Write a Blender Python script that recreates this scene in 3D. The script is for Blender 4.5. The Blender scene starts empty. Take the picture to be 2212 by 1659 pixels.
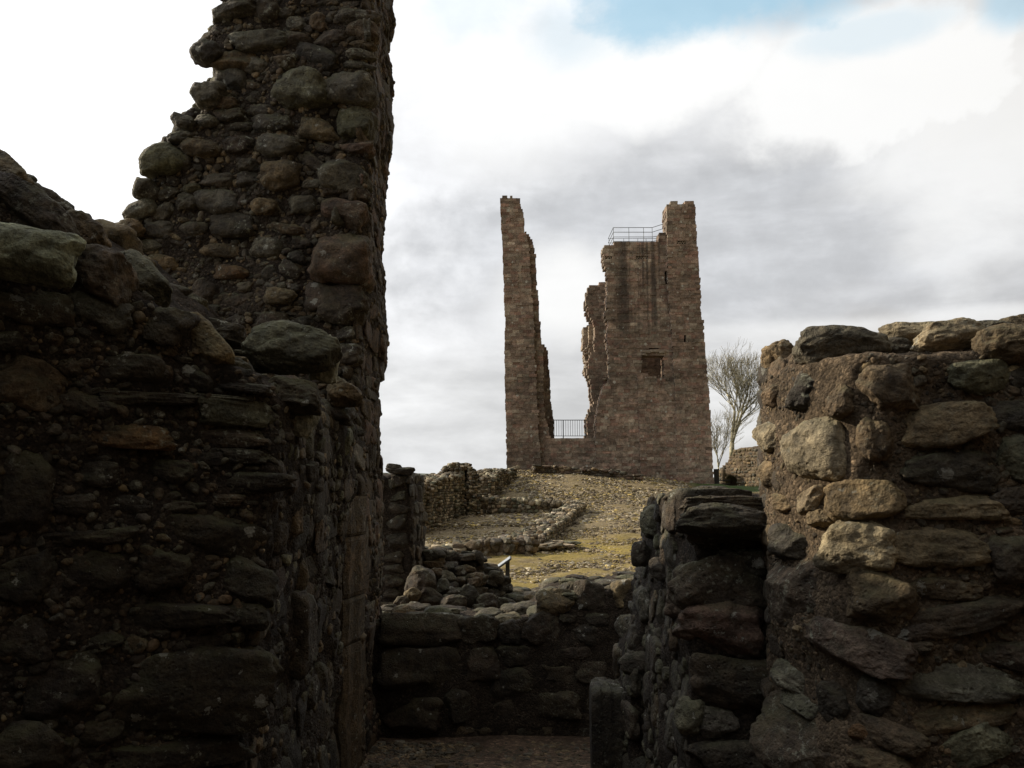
import bpy, math, random
import numpy as np
from mathutils import Vector, Matrix
from mathutils.bvhtree import BVHTree

random.seed(7)
RNG = np.random.default_rng(7)
F = 1900.0; CX = 1106.0; CY = 829.5; HOR = 1040.0
TH = math.atan((HOR - CY) / F)
CAM = np.array([0.0, 0.0, 1.6])
SUN_DIR = np.array([-1.0, 0.34, 0.50]); SUN_DIR /= np.linalg.norm(SUN_DIR)
scene = bpy.context.scene
COL = scene.collection

# ------------------------------------------------------------------ helpers
def W(px, py, Y):
    x = (px - CX) / F; y = (CY - py) / F
    d = np.array([x, math.cos(TH) - y * math.sin(TH), math.sin(TH) + y * math.cos(TH)])
    return CAM + d * (Y / d[1])
def raydir(px, py):
    return W(px, py, 1.0) - CAM
def z1(x, y): return ((x / 1.4686 + 1700) / 1.649, (y / 1.4686 + 650) / 1.649)
def z2(x, y): return ((x / 1.46 + 1300) / 1.649, (y / 1.46 + 1600) / 1.649)
def z3(x, y): return ((x / 1.508) / 1.649, (y / 1.508 + 500) / 1.649)
def z4(x, y): return ((x / 1.0142 + 2100) / 1.649, (y / 1.0142 + 1100) / 1.649)
def z5(x, y): return ((x / 1.508 + 600) / 1.649, (y / 1.508) / 1.649)
def z6(x, y): return ((x / 1.342) / 1.649, (y / 1.342 + 1500) / 1.649)
def z7(x, y): return ((x / 2.212 + 1350) / 1.649, (y / 2.212 + 1620) / 1.649)
ZS = {z1: 1 / 1.4686 / 1.649, z2: 1 / 1.46 / 1.649, z3: 1 / 1.508 / 1.649, z4: 1 / 1.0142 / 1.649,
      z5: 1 / 1.508 / 1.649, z6: 1 / 1.342 / 1.649, z7: 1 / 2.212 / 1.649}

def _h(ix, iy, iz):
    n = (ix.astype(np.int64) * 374761393 + iy.astype(np.int64) * 668265263 + iz.astype(np.int64) * 2147483647 // 7) & 0xffffffff
    n = ((n ^ (n >> 13)) * 1274126177) & 0xffffffff
    n = (n ^ (n >> 16)) & 0xffffff
    return n / float(0xffffff) * 2 - 1
def noise(P):
    I = np.floor(P); f = P - I; f = f * f * (3 - 2 * f)
    x, y, z = I[:, 0], I[:, 1], I[:, 2]; r = 0
    for a in (0, 1):
        wx = f[:, 0] if a else 1 - f[:, 0]
        for b in (0, 1):
            wy = f[:, 1] if b else 1 - f[:, 1]
            for c in (0, 1):
                wz = f[:, 2] if c else 1 - f[:, 2]
                r = r + wx * wy * wz * _h(x + a, y + b, z + c)
    return r
def fbm(P, o=3, g=0.5):
    s = 0; a = 1.0; q = P.copy()
    for _ in range(o):
        s = s + a * noise(q); q = q * 2.03 + 17.3; a *= g
    return s

_cs = {}
def cubesphere(n):
    if n in _cs: return _cs[n]
    vs = {}; V = []; Q = []
    def key(i, j, k):
        t = (i, j, k)
        if t not in vs:
            v = np.array([math.tan((c / n * 2 - 1) * math.pi / 4) for c in t]); V.append(v / np.linalg.norm(v)); vs[t] = len(V) - 1
        return vs[t]
    for ax in range(3):
        for s in (0, n):
            for a in range(n):
                for b in range(n):
                    q = []
                    for (da, db) in ((0, 0), (1, 0), (1, 1), (0, 1)):
                        t = [0, 0, 0]; t[ax] = s; t[(ax + 1) % 3] = a + da; t[(ax + 2) % 3] = b + db
                        q.append(key(*t))
                    Q.append(q if s else q[::-1])
    _cs[n] = (np.array(V), np.array(Q)); return _cs[n]

def stone_pts(n, sx, sy, sz, p=2.8, rough=1.0, strata=0.0, cuts=None):
    D, Q = cubesphere(n)
    r = (np.abs(D) ** p).sum(1) ** (-1 / p)
    P = D * r[:, None]
    seed = RNG.uniform(-50, 50, 3)
    k = cuts if cuts is not None else int(RNG.integers(1, 5) if p <= 3.01 else RNG.integers(4, 10))
    for _ in range(k):
        c = RNG.normal(size=3); c /= np.linalg.norm(c)
        s = P @ c; off = s.max() * RNG.uniform(0.64, 0.92)
        P = P - (np.maximum(0, s - off) * 0.92)[:, None] * c
    P = P * (1 + 0.16 * rough * noise(P * 1.1 + seed) + 0.10 * rough * noise(P * 2.3 + seed * 1.3))[:, None]
    if n > 5:
        P = P * (1 + 0.05 * rough * noise(P * 5.1 + seed * 2) - 0.05 * rough * np.abs(noise(P * 3.7 + seed * 3)) + 0.026 * rough * noise(P * 11 + seed * 2))[:, None]
    if strata > 0:
        w = noise(np.stack([P[:, 0] * 1.0, P[:, 1] * 5.0 + 0.8 * P[:, 0], P[:, 2] * 0.7], 1) + seed)
        P[:, 2] *= 1 + strata * w; P[:, 0] *= 1 + strata * 0.5 * w
    # gentle taper / skew so that no stone is symmetrical
    P[:, 1] *= 1 + RNG.uniform(-.18, .18) * P[:, 0]
    P[:, 0] *= 1 + RNG.uniform(-.18, .18) * P[:, 1]
    return P * np.array([sx, sy, sz]) * 0.5, Q

class MB:
    def __init__(s): s.v = []; s.q = []; s.c = []; s.n = 0
    def add(s, V, Q, col):
        s.v.append(V); s.q.append(np.asarray(Q) + s.n); s.n += len(V)
        c = np.asarray(col, float)
        if c.ndim == 1: c = np.tile(c, (len(V), 1))
        s.c.append(c)
    def box(s, x0, x1, y0, y1, z0, z1_, col, j=0.0):
        V = np.array([[x, y, z] for z in (z0, z1_) for y in (y0, y1) for x in (x0, x1)], float)
        if j: V += RNG.uniform(-j, j, V.shape)
        Q = [[0, 2, 3, 1], [4, 5, 7, 6], [0, 1, 5, 4], [2, 6, 7, 3], [1, 3, 7, 5], [0, 4, 6, 2]]
        s.add(V, Q, col)
    def tube(s, a, b, r0, r1, col, k=6):
        a = np.asarray(a, float); b = np.asarray(b, float); d = b - a; L = np.linalg.norm(d)
        if L < 1e-6: return
        d /= L; u = np.cross(d, [0, 0, 1] if abs(d[2]) < .9 else [1, 0, 0]); u /= np.linalg.norm(u); v = np.cross(d, u)
        t = np.arange(k) / k * 2 * math.pi
        R = np.cos(t)[:, None] * u + np.sin(t)[:, None] * v
        V = np.vstack([a + R * r0, b + R * r1, a[None], b[None]])
        Q = [[i, (i + 1) % k, k + (i + 1) % k, k + i] for i in range(k)]
        T = [[2 * k, (i + 1) % k, i, i] for i in range(k)] + [[2 * k + 1, k + i, k + (i + 1) % k, k + (i + 1) % k] for i in range(k)]
        s.add(V, Q + T, col)
    def build(s, name, mat, parent=None, base=(0, 0, 0), smooth=True):
        V = np.vstack(s.v) - np.array(base, float); Q = np.vstack(s.q); C = np.vstack(s.c)
        return mesh_obj(name, V, Q, C, mat, parent, smooth)

def mesh_obj(name, V, Q, C, mat, parent=None, smooth=True):
    me = bpy.data.meshes.new(name)
    tri = Q[:, 3] == Q[:, 2] if Q.shape[1] == 4 else np.ones(len(Q), bool)
    cnt = np.where(tri, 3, 4)
    st = np.concatenate([[0], np.cumsum(cnt)[:-1]])
    if Q.shape[1] == 4:
        flat = Q[np.stack([np.ones(len(Q), bool)] * 3 + [~tri], 1)]
    else: flat = Q.ravel()
    me.vertices.add(len(V)); me.vertices.foreach_set('co', V.astype(np.float32).ravel())
    me.loops.add(len(flat)); me.loops.foreach_set('vertex_index', flat.astype(np.int32))
    me.polygons.add(len(Q)); me.polygons.foreach_set('loop_start', st.astype(np.int32))
    if C is not None:
        a = me.attributes.new('Col', 'FLOAT_COLOR', 'POINT')
        C4 = np.ones((len(V), 4), np.float32); C4[:, :3] = C[:, :3]
        a.data.foreach_set('color', C4.ravel())
    me.update(calc_edges=True); me.validate()
    me.polygons.foreach_set('use_smooth', np.full(len(me.polygons), smooth))
    me.materials.append(mat)
    o = bpy.data.objects.new(name, me); COL.objects.link(o)
    if parent is not None: o.parent = parent
    return o

def thing(name, label, cat, loc, group=None):
    o = bpy.data.objects.new(name, None); COL.objects.link(o); o.location = loc; o.empty_display_size = .2
    return tag(o, label, cat, group)
def tag(o, label, cat, group=None, kind=None):
    o['label'] = label; o['category'] = cat
    if group: o['group'] = group
    if kind: o['kind'] = kind
    return o

# ------------------------------------------------------------------ materials
def N(nt, t, **kw):
    n = nt.nodes.new(t)
    for k, v in kw.items():
        if k.startswith('i_'): n.inputs[int(k[2:]) if k[2:].isdigit() else k[2:].replace('_', ' ')].default_value = v
        else: setattr(n, k, v)
    return n
def ramp(nt, src, stops):
    r = nt.nodes.new('ShaderNodeValToRGB'); e = r.color_ramp.elements
    while len(e) < len(stops): e.new(0.5)
    for i, (p, c) in enumerate(stops):
        e[i].position = p; e[i].color = (c, c, c, 1) if not hasattr(c, '__len__') else (*c, 1)
    nt.links.new(src, r.inputs[0]); return r.outputs[0]
def mixc(nt, fac, a, b, mode='MIX'):
    m = nt.nodes.new('ShaderNodeMix'); m.data_type = 'RGBA'; m.blend_type = mode
    for k, v in ((0, fac), (6, a), (7, b)):
        s = m.inputs[k]
        if isinstance(v, bpy.types.NodeSocket): nt.links.new(v, s)
        elif isinstance(v, (int, float)): s.default_value = v if k == 0 else (v, v, v, 1)
        else: s.default_value = (*v, 1)
    return m.outputs[2]
def noi(nt, vec, scale, detail=5, rough=.55, dist=0.0):
    n = N(nt, 'ShaderNodeTexNoise'); n.inputs['Scale'].default_value = scale; n.inputs['Detail'].default_value = detail
    n.inputs['Roughness'].default_value = rough; n.inputs['Distortion'].default_value = dist
    nt.links.new(vec, n.inputs['Vector']); return n.outputs['Fac']
def vor(nt, vec, scale, feat='F1', out='Distance', rnd=1.0):
    n = N(nt, 'ShaderNodeTexVoronoi'); n.feature = feat; n.inputs['Scale'].default_value = scale
    n.inputs['Randomness'].default_value = rnd
    nt.links.new(vec, n.inputs['Vector']); return n.outputs[out]
def math_(nt, op, a, b=None, c=None, clamp=False):
    m = nt.nodes.new('ShaderNodeMath'); m.operation = op; m.use_clamp = clamp
    for i, v in enumerate((a, b, c)):
        if v is None: continue
        if isinstance(v, (int, float)): m.inputs[i].default_value = v
        else: nt.links.new(v, m.inputs[i])
    return m.outputs[0]

def rock_mat(name, scale=1.0, bump=0.012, lichen=0.5, moss=0.0, spec=0.35, pitted=0.5, streaks=False, specks=0.0, patina=.65, var=1.0):
    m = bpy.data.materials.new(name); m.use_nodes = True; nt = m.node_tree; nt.nodes.clear()
    out = N(nt, 'ShaderNodeOutputMaterial'); bs = N(nt, 'ShaderNodeBsdfPrincipled')
    nt.links.new(bs.outputs[0], out.inputs[0])
    tc = N(nt, 'ShaderNodeTexCoord').outputs['Object']
    at = N(nt, 'ShaderNodeAttribute', attribute_name='Col').outputs['Color']
    n1 = noi(nt, tc, 5 * scale, 6, .62, .4); n2 = noi(nt, tc, 22 * scale, 6, .65); n3 = noi(nt, tc, 90 * scale, 4, .6)
    c = mixc(nt, 1.0, at, ramp(nt, n1, [(.30, 1 - .6 * var), (.52, 1.0), (.72, 1 + .65 * var)]), 'MULTIPLY')
    np_ = noi(nt, tc, 2.6 * scale, 6, .7, .8)
    c = mixc(nt, ramp(nt, np_, [(.42, 0), (.60, patina)]), c, (.050, .040, .024))
    c = mixc(nt, 1.0, c, ramp(nt, n2, [(.30, 1 - .55 * var), (.50, 1.0), (.70, 1 + .7 * var)]), 'MULTIPLY')
    c = mixc(nt, .75, c, ramp(nt, n3, [(.3, .5), (.6, 1.4)]), 'MULTIPLY')
    if streaks:
        mp = N(nt, 'ShaderNodeMapping'); nt.links.new(tc, mp.inputs[0]); mp.inputs['Scale'].default_value = (2.2, 2.2, .05)
        s = noi(nt, mp.outputs[0], 1.0, 4, .6); s = ramp(nt, s, [(.44, 1), (.56, 0.0)])
        g = N(nt, 'ShaderNodeSeparateXYZ'); nt.links.new(tc, g.inputs[0])
        zz = ramp(nt, math_(nt, 'DIVIDE', g.outputs[2], 22), [(.40, 0), (.50, 1), (1.0, 1)])
        xx = ramp(nt, math_(nt, 'DIVIDE', math_(nt, 'ADD', g.outputs[0], 2.0), 14), [(.15, 0), (.21, 1), (.40, 1), (.45, .0)])
        k = math_(nt, 'MULTIPLY', math_(nt, 'MULTIPLY', zz, xx), s)
        c = mixc(nt, math_(nt, 'MULTIPLY', k, .68), c, (.028, .025, .022))
        big = noi(nt, tc, .22, 4, .6)
        c = mixc(nt, 1.0, c, ramp(nt, big, [(.35, .72), (.65, 1.28)]), 'MULTIPLY')
    if moss > 0:
        geo = N(nt, 'ShaderNodeNewGeometry'); sp = N(nt, 'ShaderNodeSeparateXYZ'); nt.links.new(geo.outputs['Normal'], sp.inputs[0])
        up = ramp(nt, sp.outputs[2], [(.0, 0), (.8, 1)])
        mm = math_(nt, 'MULTIPLY', up, ramp(nt, noi(nt, tc, 7 * scale, 5, .6), [(.42, 0), (.6, 1)]))
        c = mixc(nt, math_(nt, 'MULTIPLY', mm, moss), c, (.10, .105, .045))
    if lichen > 0:
        w = noi(nt, tc, 3.2 * scale, 3, .5); msk = ramp(nt, w, [(.50, 0), (.66, 1)])
        ln = ramp(nt, noi(nt, tc, 38 * scale, 5, .7), [(.56, 0), (.64, 1)])
        k = math_(nt, 'MULTIPLY', math_(nt, 'MULTIPLY', msk, ln), lichen)
        c = mixc(nt, k, c, (.34, .35, .27))
    if specks > 0:
        d = vor(nt, tc, 14 * scale); rr = vor(nt, tc, 14 * scale, out='Color')
        sx = N(nt, 'ShaderNodeSeparateXYZ'); nt.links.new(rr, sx.inputs[0])
        lim = math_(nt, 'MULTIPLY', math_(nt, 'SUBTRACT', sx.outputs[0], .80, clamp=True), 1.3)
        k = math_(nt, 'LESS_THAN', math_(nt, 'ADD', d, math_(nt, 'MULTIPLY', math_(nt, 'SUBTRACT', math_(nt, 'ADD', n2, n3), 1.0), .7)), math_(nt, 'ADD', lim, .04))
        c = mixc(nt, math_(nt, 'MULTIPLY', k, specks), c, (.42, .42, .36))
    nt.links.new(c, bs.inputs['Base Color'])
    bs.inputs['Roughness'].default_value = .88
    bs.inputs['Specular IOR Level'].default_value = spec
    rv = ramp(nt, n2, [(.3, .68), (.7, .95)]); nt.links.new(rv, bs.inputs['Roughness'])
    h = math_(nt, 'ADD', math_(nt, 'MULTIPLY', n2, 1.3), math_(nt, 'MULTIPLY', n3, .45))
    if pitted > 0:
        pt = ramp(nt, vor(nt, tc, 48 * scale), [(.08, 0), (.32, 1)])
        pm = ramp(nt, noi(nt, tc, 9 * scale, 3), [(.48, 0), (.62, 1)])
        h = math_(nt, 'SUBTRACT', h, math_(nt, 'MULTIPLY', math_(nt, 'MULTIPLY', math_(nt, 'SUBTRACT', 1.0, pt), pm), pitted))
    b = N(nt, 'ShaderNodeBump'); b.inputs['Strength'].default_value = .9; b.inputs['Distance'].default_value = bump
    nt.links.new(h, b.inputs['Height']); nt.links.new(b.outputs[0], bs.inputs['Normal'])
    return m

def mortar_mat(name, base=(.085, .065, .045), scale=1.0, bump=.012, peb=.5):
    m = bpy.data.materials.new(name); m.use_nodes = True; nt = m.node_tree; nt.nodes.clear()
    out = N(nt, 'ShaderNodeOutputMaterial'); bs = N(nt, 'ShaderNodeBsdfPrincipled')
    nt.links.new(bs.outputs[0], out.inputs[0])
    tc = N(nt, 'ShaderNodeTexCoord').outputs['Object']
    n1 = noi(nt, tc, 4.5 * scale, 8, .65, .3); n2 = noi(nt, tc, 34 * scale, 8, .75)
    v1 = vor(nt, tc, 95 * scale); vc = vor(nt, tc, 95 * scale, out='Color')
    sx = N(nt, 'ShaderNodeSeparateXYZ'); nt.links.new(vc, sx.inputs[0])
    c = mixc(nt, 1.0, base, ramp(nt, n1, [(.3, .5), (.7, 1.5)]), 'MULTIPLY')
    c = mixc(nt, 1.0, c, ramp(nt, n2, [(.3, .45), (.7, 1.6)]), 'MULTIPLY')
    c = mixc(nt, peb, c, mixc(nt, 1.0, c, ramp(nt, sx.outputs[0], [(0, .35), (.6, 1.1), (.93, 2.0), (1, 3.8)]), 'MULTIPLY'))
    nt.links.new(c, bs.inputs['Base Color']); bs.inputs['Roughness'].default_value = .93
    bs.inputs['Specular IOR Level'].default_value = .3
    n5 = noi(nt, tc, 140 * scale, 4, .7)
    h = math_(nt, 'ADD', math_(nt, 'ADD', math_(nt, 'MULTIPLY', n2, 1.2), math_(nt, 'MULTIPLY', n5, .8)), math_(nt, 'MULTIPLY', math_(nt, 'MULTIPLY', math_(nt, 'SUBTRACT', 1.0, v1), ramp(nt, n1, [(.35, .35), (.65, 1)])), .9))
    b = N(nt, 'ShaderNodeBump'); b.inputs['Strength'].default_value = 1.0; b.inputs['Distance'].default_value = bump
    nt.links.new(h, b.inputs['Height']); nt.links.new(b.outputs[0], bs.inputs['Normal'])
    return m

def plain_mat(name, col, rough=.6, metal=0.0, scale=20):
    m = bpy.data.materials.new(name); m.use_nodes = True; nt = m.node_tree
    bs = nt.nodes['Principled BSDF']; tc = N(nt, 'ShaderNodeTexCoord').outputs['Object']
    n = noi(nt, tc, scale, 4, .6)
    nt.links.new(mixc(nt, 1.0, col, ramp(nt, n, [(.3, .7), (.7, 1.25)]), 'MULTIPLY'), bs.inputs['Base Color'])
    bs.inputs['Roughness'].default_value = rough; bs.inputs['Metallic'].default_value = metal
    return m

def ground_mat():
    m = bpy.data.materials.new('ground_stony_turf'); m.use_nodes = True; nt = m.node_tree; nt.nodes.clear()
    out = N(nt, 'ShaderNodeOutputMaterial'); bs = N(nt, 'ShaderNodeBsdfPrincipled'); nt.links.new(bs.outputs[0], out.inputs[0])
    tc = N(nt, 'ShaderNodeTexCoord').outputs['Object']
    sp = N(nt, 'ShaderNodeSeparateXYZ'); nt.links.new(tc, sp.inputs[0])
    n1 = noi(nt, tc, .35, 5, .6, .5); n2 = noi(nt, tc, 3.0, 6, .65); n3 = noi(nt, tc, 14, 5, .7)
    c = mixc(nt, ramp(nt, n2, [(.35, 0), (.65, 1)]), (.17, .13, .072), (.31, .25, .155))
    c = mixc(nt, 1.0, c, ramp(nt, n3, [(.3, .5), (.7, 1.5)]), 'MULTIPLY')
    # mossy yellow patches on the courtyard, two zones by distance, broken by noise
    y1 = ramp(nt, math_(nt, 'DIVIDE', sp.outputs[1], 100), [(.13, .3), (.19, .85), (.245, .55), (.265, 1), (.30, .9), (.34, .05)])
    xl = ramp(nt, math_(nt, 'ADD', math_(nt, 'DIVIDE', sp.outputs[0], 40), .5), [(.44, 0), (.50, 1), (1, 1)])
    mk = math_(nt, 'MULTIPLY', math_(nt, 'MULTIPLY', y1, xl), ramp(nt, noi(nt, tc, 1.1, 5, .65), [(.34, 0), (.52, 1)]))
    c = mixc(nt, math_(nt, 'MULTIPLY', mk, .95), c, (.31, .235, .055))
    # thin moss on the mound
    mk2 = math_(nt, 'MULTIPLY', ramp(nt, noi(nt, tc, .9, 5, .7), [(.5, 0), (.66, 1)]), .45)
    c = mixc(nt, mk2, c, (.13, .10, .03))
    # lawn beyond / right of the keep
    gx = ramp(nt, math_(nt, 'DIVIDE', sp.outputs[0], 100), [(.118, 0), (.128, 1)])
    gy = ramp(nt, math_(nt, 'DIVIDE', sp.outputs[1], 100), [(.55, 0), (.57, 1)])
    g2 = ramp(nt, math_(nt, 'DIVIDE', sp.outputs[1], 100), [(.80, 0), (.9, 1)])
    gr = math_(nt, 'MAXIMUM', math_(nt, 'MULTIPLY', gx, gy), g2)
    c = mixc(nt, gr, c, mixc(nt, n2, (.035, .06, .014), (.07, .10, .025)))
    nt.links.new(c, bs.inputs['Base Color']); bs.inputs['Roughness'].default_value = .95
    bs.inputs['Specular IOR Level'].default_value = .2
    b = N(nt, 'ShaderNodeBump'); b.inputs['Strength'].default_value = 1; b.inputs['Distance'].default_value = .08
    nt.links.new(math_(nt, 'ADD', n2, n3), b.inputs['Height']); nt.links.new(b.outputs[0], bs.inputs['Normal'])
    return m

M_ROCK = rock_mat('weathered_fieldstone', 1.0, .02, .75, .45, specks=.5)
M_ROCKDK = rock_mat('dark_fieldstone', 1.0, .022, .55, .35, .4, specks=.6)  # slightly glossier, less lichened fieldstone; tone comes from each stone's colour
M_ROCKLT = rock_mat('tan_fieldstone', 1.0, .018, .6, .35, specks=.3, patina=.25)
M_SMALL = rock_mat('far_rubble_stone', .35, .03, .7, .2, specks=.5, patina=.4)
M_SAND = rock_mat('red_sandstone', 1.3, .016, .4, .15, specks=.4)
M_KEEP = rock_mat('keep_ashlar', .22, .04, .45, 0, .2, 0.3, streaks=True, specks=.75, patina=.12, var=.6)
M_GRAVEL = rock_mat('gravel_chips', .5, .02, .3, .0)
M_MORT = mortar_mat('lime_mortar_with_grit', (.115, .085, .055), 1.0, .016)
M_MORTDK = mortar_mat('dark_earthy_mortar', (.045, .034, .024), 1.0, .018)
M_IRON = plain_mat('black_iron', (.03, .03, .03), .5, .3)
M_STEEL = plain_mat('galvanised_rail', (.10, .11, .11), .5, .5)
M_SIGN = plain_mat('sign_panel_face', (.42, .46, .50), .25)
M_BARK = rock_mat('pale_bark', .5, .01, .3, 0, .2, 0)
M_FLOOR = mortar_mat('packed_earth_floor', (.11, .075, .05), .7, .01)

PAL = {
 'bk': (.030, .024, .018), 'ms': (.060, .050, .036),
 'dk': (.056, .042, .029), 'dk2': (.045, .038, .029), 'br': (.100, .071, .042), 'tan': (.165, .122, .068), 'gy': (.094, .084, .063),
 'gn': (.108, .103, .064), 'pk': (.092, .070, .050), 'be': (.25, .20, .125), 'or': (.14, .075, .032), 'pg': (.29, .29, .20), 'rd': (.110, .072, .050)}
def pick(names, v=.18):
    c = np.array(PAL[random.choice(names)]); return c * random.uniform(1 - v, 1 + v) * np.array([random.uniform(.95, 1.05), 1, random.uniform(.93, 1.07)])

# ------------------------------------------------------------------ solid cores
def prism(poly3, vec):
    """closed prism: polygon of 3-D points swept along vec"""
    n = len(poly3); V = np.vstack([poly3, np.array(poly3) + np.array(vec)])
    F_ = [list(range(n)), list(range(2 * n - 1, n - 1, -1))] + [[i, n + i, n + (i + 1) % n, (i + 1) % n] for i in range(n)]
    return V, F_
def core(name, prisms, voxel, amp, freq, mat, parent=None, base=(0, 0, 0), gritn=0):
    V = []; Fs = []; k = 0
    for v, f in prisms:
        V += [tuple(p) for p in v]; Fs += [[i + k for i in ff] for ff in f]; k += len(v)
    me = bpy.data.meshes.new('tmp'); me.from_pydata(V, [], Fs); me.update()
    import bmesh
    bm = bmesh.new(); bm.from_mesh(me); 
    bmesh.ops.triangulate(bm, faces=bm.faces[:]); bmesh.ops.recalc_face_normals(bm, faces=bm.faces[:]); bm.to_mesh(me); bm.free()
    o = bpy.data.objects.new('tmp', me); COL.objects.link(o)
    md = o.modifiers.new('r', 'REMESH'); md.mode = 'VOXEL'; md.voxel_size = voxel
    dg = bpy.context.evaluated_depsgraph_get(); dg.update()
    ev = bpy.data.meshes.new_from_object(o.evaluated_get(dg))
    bpy.data.objects.remove(o); bpy.data.meshes.remove(me)
    n = len(ev.vertices); co = np.empty(n * 3, np.float32); ev.vertices.foreach_get('co', co); co = co.reshape(-1, 3).astype(float)
    no = np.empty(n * 3, np.float32); ev.vertices.foreach_get('normal', no); no = no.reshape(-1, 3)
    d = amp * (fbm(co * freq, 4, .55)) + amp * .35 * noise(co * freq * 9)
    co += no * d[:, None]
    ev.vertices.foreach_set('co', co.astype(np.float32).ravel()); ev.update()
    ev.name = name
    ob = bpy.data.objects.new(name, ev); COL.objects.link(ob)
    bvh = BVHTree.FromPolygons([tuple(p) for p in co], [tuple(p.vertices) for p in ev.polygons])
    ev.vertices.foreach_set('co', (co - np.array(base)).astype(np.float32).ravel()); ev.update()
    ev.polygons.foreach_set('use_smooth', np.ones(len(ev.polygons), bool))
    ev.materials.clear(); ev.materials.append(mat)
    if parent: ob.parent = parent
    return ob, bvh

def frame(n, rot=0.0):
    n = np.array(n, float); n /= np.linalg.norm(n)
    x = np.cross([0, 0, 1], n)
    if np.linalg.norm(x) < .25: x = np.array([1, 0, 0]) - n * n[0]
    x /= np.linalg.norm(x); y = np.cross(n, x)
    c, s = math.cos(rot), math.sin(rot)
    return np.stack([x * c + y * s, -x * s + y * c, n], 1)   # columns

def put_stone(mb, pos, n, w, h, d, rot=0, col=(.1, .1, .1), p=2.8, res=10, embed=.25, rough=1.0, strata=0, cuts=None):
    P, Q = stone_pts(res, w, h, d, p, rough, strata, cuts)
    R = frame(n, rot)
    mb.add(P @ R.T + (np.array(pos) - np.array(n) * d * embed), Q, col)

def soften(n, to, k):
    n = np.array(n) * (1 - k) + np.array(to) * k; return n / np.linalg.norm(n)

HB = []   # hero circles in world (pos, radius)
def hero(mb, bvh, zf, lst, Yd, nd, res=18, depth=.62, embed=.22, facing=.45, sc=.98):
    """stones whose outline was measured on the photograph; each is laid on the wall's own surface.
    entries: cx, cy, w, h, rot(deg, clockwise in picture), colour, p, [strata]"""
    s = ZS[zf]
    for e in lst:
        cx, cy, w, h, rot, colr = e[:6]; p = e[6] if len(e) > 6 else 3.0; st = e[7] if len(e) > 7 else 0
        px, py = zf(cx, cy); d = raydir(px, py); dn = d / np.linalg.norm(d)
        hit = bvh.ray_cast(Vector(CAM), Vector(dn), 30) if bvh else (None,) * 4
        if hit[0] is not None:
            pos = np.array(hit[0]); n = soften(np.array(hit[1]), nd, facing)
        else:
            pos = W(px, py, Yd); n = np.array(nd, float)
        dist = np.linalg.norm(pos - CAM)
        R = frame(n)
        k = max(.78, abs(np.dot(np.cross([0, 0, 1], n), np.cross([0, 0, 1], -dn))))
        ww = w * s / F * dist / k; hh = h * s / F * dist
        dd = min(ww, hh) * depth + .04
        put_stone(mb, pos, n, ww * sc, hh * sc, max(dd, .07), -math.radians(rot), pick([colr], .1), p, res, embed, .9, st)
        HB.append((pos, min(ww, hh) * .5 * .9, ww * .5, hh * .5, n))

def fill(mb, bvh, O, U, V, Nn, ul, vl, ch, wr, pal, res=9, p=(2.4, 4.5), proud=.35, skip=.12, rot=6, depth=.55, nd=None, gap=1.0, avoid=True, strata=0, facek=.3):
    O = np.array(O, float); U = np.array(U, float); V = np.array(V, float); Nn = np.array(Nn, float)
    v = 0
    while v < vl:
        h = random.uniform(*ch); u = -random.uniform(0, wr[1])
        while u < ul:
            w = random.uniform(*wr)
            if random.random() > skip:
                uu = u + w / 2; vv = v + h / 2 + random.uniform(-.15, .15) * h
                s = O + U * uu + V * vv + Nn * 1.2
                hit = bvh.ray_cast(Vector(s), Vector(-Nn), 2.6)
                if hit[0] is not None and abs(np.dot(np.array(hit[1]), Nn)) > .3:
                    pos = np.array(hit[0]); ok = True
                    if avoid:
                        for (hp, r, a, b, hn) in HB:
                            dlt = pos - hp
                            if abs(dlt[2]) < b + h * .33 and math.hypot(dlt[0], dlt[1]) < a + w * .33: ok = False; break
                    if ok:
                        n = soften(np.array(hit[1]), Nn, .6)
                        hs = h * random.uniform(.72, 1.02); ws = w * random.uniform(.8, 1.0)
                        put_stone(mb, pos, n, ws * gap, hs * gap, max(min(ws, hs) * depth * random.uniform(.8, 1.5), .03),
                                  math.radians(random.gauss(0, rot)), pick(pal, .25), random.uniform(*p), res, .5 - proud * random.uniform(.6, 1.2), 1.0, strata)
            u += w
        v += h

def grit(mb, bvh, O, U, V, Nn, ul, vl, n, sz, pal):
    O = np.array(O, float); U = np.array(U, float); V = np.array(V, float); Nn = np.array(Nn, float)
    for _ in range(n):
        s = O + U * random.uniform(0, ul) + V * random.uniform(0, vl) + Nn * 1.2
        hit = bvh.ray_cast(Vector(s), Vector(-Nn), 2.6)
        if hit[0] is None: continue
        if noise(np.array([np.array(hit[0]) * 7]))[0] < random.uniform(-.9, .2): continue
        a = sz * (.55 + random.gammavariate(1.6, .5))
        put_stone(mb, np.array(hit[0]), soften(hit[1], Nn, .3), a * random.uniform(.8, 1.8), a, a * .8, random.uniform(0, 6), pick(pal, .4), 2.6, 3, .15, 1.2, 0, 2)

def poly(pts, Y): return [W(x, y, Y(x) if callable(Y) else Y) for x, y in pts]

# ------------------------------------------------------------------ camera
cam = bpy.data.cameras.new('camera'); cam.lens = F / 2212 * 36; cam.sensor_width = 36; cam.clip_end = 9000; cam.clip_start = .05
co_ = bpy.data.objects.new('camera', cam); COL.objects.link(co_)
co_.location = CAM; co_.rotation_euler = (math.pi / 2 + TH, 0, 0); scene.camera = co_

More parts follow.
